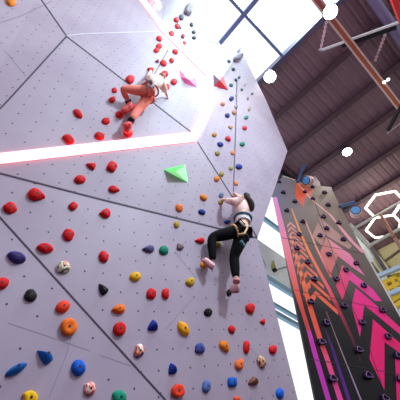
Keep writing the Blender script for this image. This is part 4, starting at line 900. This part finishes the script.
loop(lerp(g['hpL'], g['knL'], .2), g['knL'] - g['hpL'], .098, .014, 'leg_loop', tanw, hr)
MB().tube([W((245.5, 223), .42), W((247.2, 228), .44), W((244.5, 233.5), .44), W((238.5, 234.6), .42)], .014, 8).build('rear_strap', tanw, hr, smooth=True)
MB().tube([W((240, 221), .42), W((244, 226), .44), W((250, 226.5), .40)], .012, 8).build('gear_loop', mat('grey_webbing', (196, 190, 180), .6), hr, smooth=True)
MB().bar(W((240.8, 240.8), .38), W((244.5, 246.5), .36), .03, .05).build('strap_tail', teal, hr)
shoe('shoe', g['anL'], W((213.2, 267.2), .14), W((203.4, 258.6), .09), NW, pshoe, mat('mauve_sole', (170, 110, 116), .6), t, .038)
shoe('shoe', g['anR'], W((237.2, 288.2), .22), W((231.2, 288.6), .09), NW, pshoe, mat('mauve_sole', (170, 110, 116), .6), t, .042)
for k_, a_ in (('sock', g['anR']),):
    MB().tube([lerp(g['knR'], g['anR'], .99), lerp(g['knR'], g['anR'], 1.06)], .044, 14).build('pink_cuff', mat('coral_cuff', (226, 140, 140), .6), t, smooth=True)
tag(t, 'person in pale pink top and black leggings climbing the middle of the pale wall', 'person', 'people climbing the pale wall')

# upper climber in coral trousers
coral = mat('coral_trousers', (252, 134, 114), .7, var=.08); cream = mat('cream_top', (238, 214, 196), .7, var=.06); blond = mat('light_brown_hair', (176, 120, 92), .5, var=.2, scale=60); rshoe = mat('red_shoe', (214, 44, 50), .5)
h0 = cast((150, 92))[1]
def X(p, off): q, nn = cast(p); r = ray(p); return CAM + r * (((q + nn * off) - CAM).dot(nn) / r.dot(nn))
c = dict(pel=X((149.5, 92.5), .24), waist=X((152.8, 87), .27), chest=X((155.5, 81), .29), neck=X((158.2, 78.6), .26), hd=X((160.8, 78.4), .2),
         shL=X((152, 78.6), .28), elL=X((147.8, 77.2), .22), haL=X((150.5, 72.0), .08), shR=X((160.0, 81.5), .26), elR=X((163.6, 87.5), .24), haR=X((166.2, 93.5), .08),
         hpL=X((147, 91.5), .26), knL=X((121.8, 88.4), .2), anL=X((128.4, 101.4), .07), hpR=X((149, 96.4), .2), knR=X((138, 109.6), .12), anR=X((130.8, 120.8), .13))
t = empty('person', c['pel'])
pts = dict(pel=(c['pel'], .085), waist=(c['waist'], .085), chest=(c['chest'], .10), neck=(c['neck'], .04), hd0=(lerp(c['neck'], c['hd'], .5), .045), shL=(c['shL'], .05), elL=(c['elL'], .037), haL=(c['haL'], .026),
           shR=(c['shR'], .05), elR=(c['elR'], .037), haR=(c['haR'], .026), hpL=(c['hpL'], .08), knL=(c['knL'], .052), anL=(c['anL'], .034), hpR=(c['hpR'], .08), knR=(c['knR'], .052), anR=(c['anR'], .034))
edges = [('pel', 'waist'), ('waist', 'chest'), ('chest', 'neck'), ('neck', 'hd0'), ('chest', 'shL'), ('shL', 'elL'), ('elL', 'haL'), ('chest', 'shR'), ('shR', 'elR'), ('elR', 'haR'),
         ('pel', 'hpL'), ('hpL', 'knL'), ('knL', 'anL'), ('pel', 'hpR'), ('hpR', 'knR'), ('knR', 'anR')]
add_hand(pts, edges, 'haL', c['haL'], X((151, 70.2), .04), h0, 'L'); add_hand(pts, edges, 'haR', c['haR'], X((167, 96), .04), h0, 'R')
fw = (-h0 + V((.2, 0, .4))).normalized(); up = (V((0, 0, 1)) - fw * fw.z).normalized()
add_head(pts, edges, c['hd'], fw, up, .078)
skin('body', pts, edges, sk, t); face_bits(c['hd'], fw, up, .078, t, lipm)
skin('cream_top', dict(waist=(lerp(c['pel'], c['waist'], .45), .135), chest=(c['chest'], .165), nk=(lerp(c['chest'], c['neck'], .7), .07), shL=(c['shL'], .08), elL=(c['elL'], .055), shR=(c['shR'], .085), elR=(c['elR'], .066), wrR=(lerp(c['elR'], c['haR'], .5), .055)),
     [('chest', 'waist'), ('chest', 'nk'), ('chest', 'shL'), ('shL', 'elL'), ('chest', 'shR'), ('shR', 'elR'), ('elR', 'wrR')], cream, t)
skin('trousers', dict(pel=(lerp(c['pel'], c['waist'], .1), .12), hpL=(c['hpL'], .092), thL=(lerp(c['hpL'], c['knL'], .5), .072), knL=(c['knL'], .06), caL=(lerp(c['knL'], c['anL'], .45), .054), anL=(lerp(c['knL'], c['anL'], .88), .042),
     hpR=(c['hpR'], .094), thR=(lerp(c['hpR'], c['knR'], .5), .08), knR=(c['knR'], .066), caR=(lerp(c['knR'], c['anR'], .45), .06), anR=(lerp(c['knR'], c['anR'], .88), .048)),
     [('pel', 'hpL'), ('hpL', 'thL'), ('thL', 'knL'), ('knL', 'caL'), ('caL', 'anL'), ('pel', 'hpR'), ('hpR', 'thR'), ('thR', 'knR'), ('knR', 'caR'), ('caR', 'anR')], coral, t)
skin('hair', dict(a=(c['hd'] + up * .05 + h0 * .03, .068), b=(c['hd'] + h0 * .045, .066), d=(c['hd'] - up * .06 + h0 * .05, .05)), [('b', 'a'), ('b', 'd')], blond, t)
hr = empty('harness', c['pel']); hr.parent = t; hr.location = (0, 0, 0)
dk = mat('dark_harness', (120, 84, 84), .6)
loop(lerp(c['pel'], c['waist'], .45), c['waist'] - c['pel'], .118, .014, 'waist_belt', dk, hr)
loop(lerp(c['hpL'], c['knL'], .1), c['knL'] - c['hpL'], .102, .009, 'leg_loop', dk, hr); loop(lerp(c['hpR'], c['knR'], .1), c['knR'] - c['hpR'], .104, .009, 'leg_loop', dk, hr)
gw = mat('grey_cord', (150, 144, 150), .6)
MB().tube([X((148, 82), .44), X((151.5, 80.6), .47), X((153.5, 84.5), .47), X((150.5, 88), .46), X((148.2, 85), .44)], .018, 8).build('coil', gw, hr, smooth=True)
MB().tube([X((146, 79.5), .36), X((150, 82), .44), X((154, 88), .44)], .014, 8).build('back_strap', dk, hr, smooth=True)
shoe('shoe', c['anL'], X((131, 105.4), .1), X((121.6, 112.2), .08), h0, mat('coral_shoe', (230, 84, 84), .5), rshoe, t, .05)
shoe('shoe', c['anR'], X((127.6, 125.5), .14), X((128.2, 133.2), .08), h0, mat('coral_shoe', (230, 84, 84), .5), rshoe, t, .055)
for a_, b_ in (('knL', 'anL'), ('knR', 'anR')):
    MB().tube([lerp(c[a_], c[b_], .9), lerp(c[a_], c[b_], 1.02)], .05, 14).build('ankle_band', blk, t, smooth=True)
tag(t, 'person in coral trousers and cream top climbing high above the light strip', 'person', 'people climbing the pale wall')
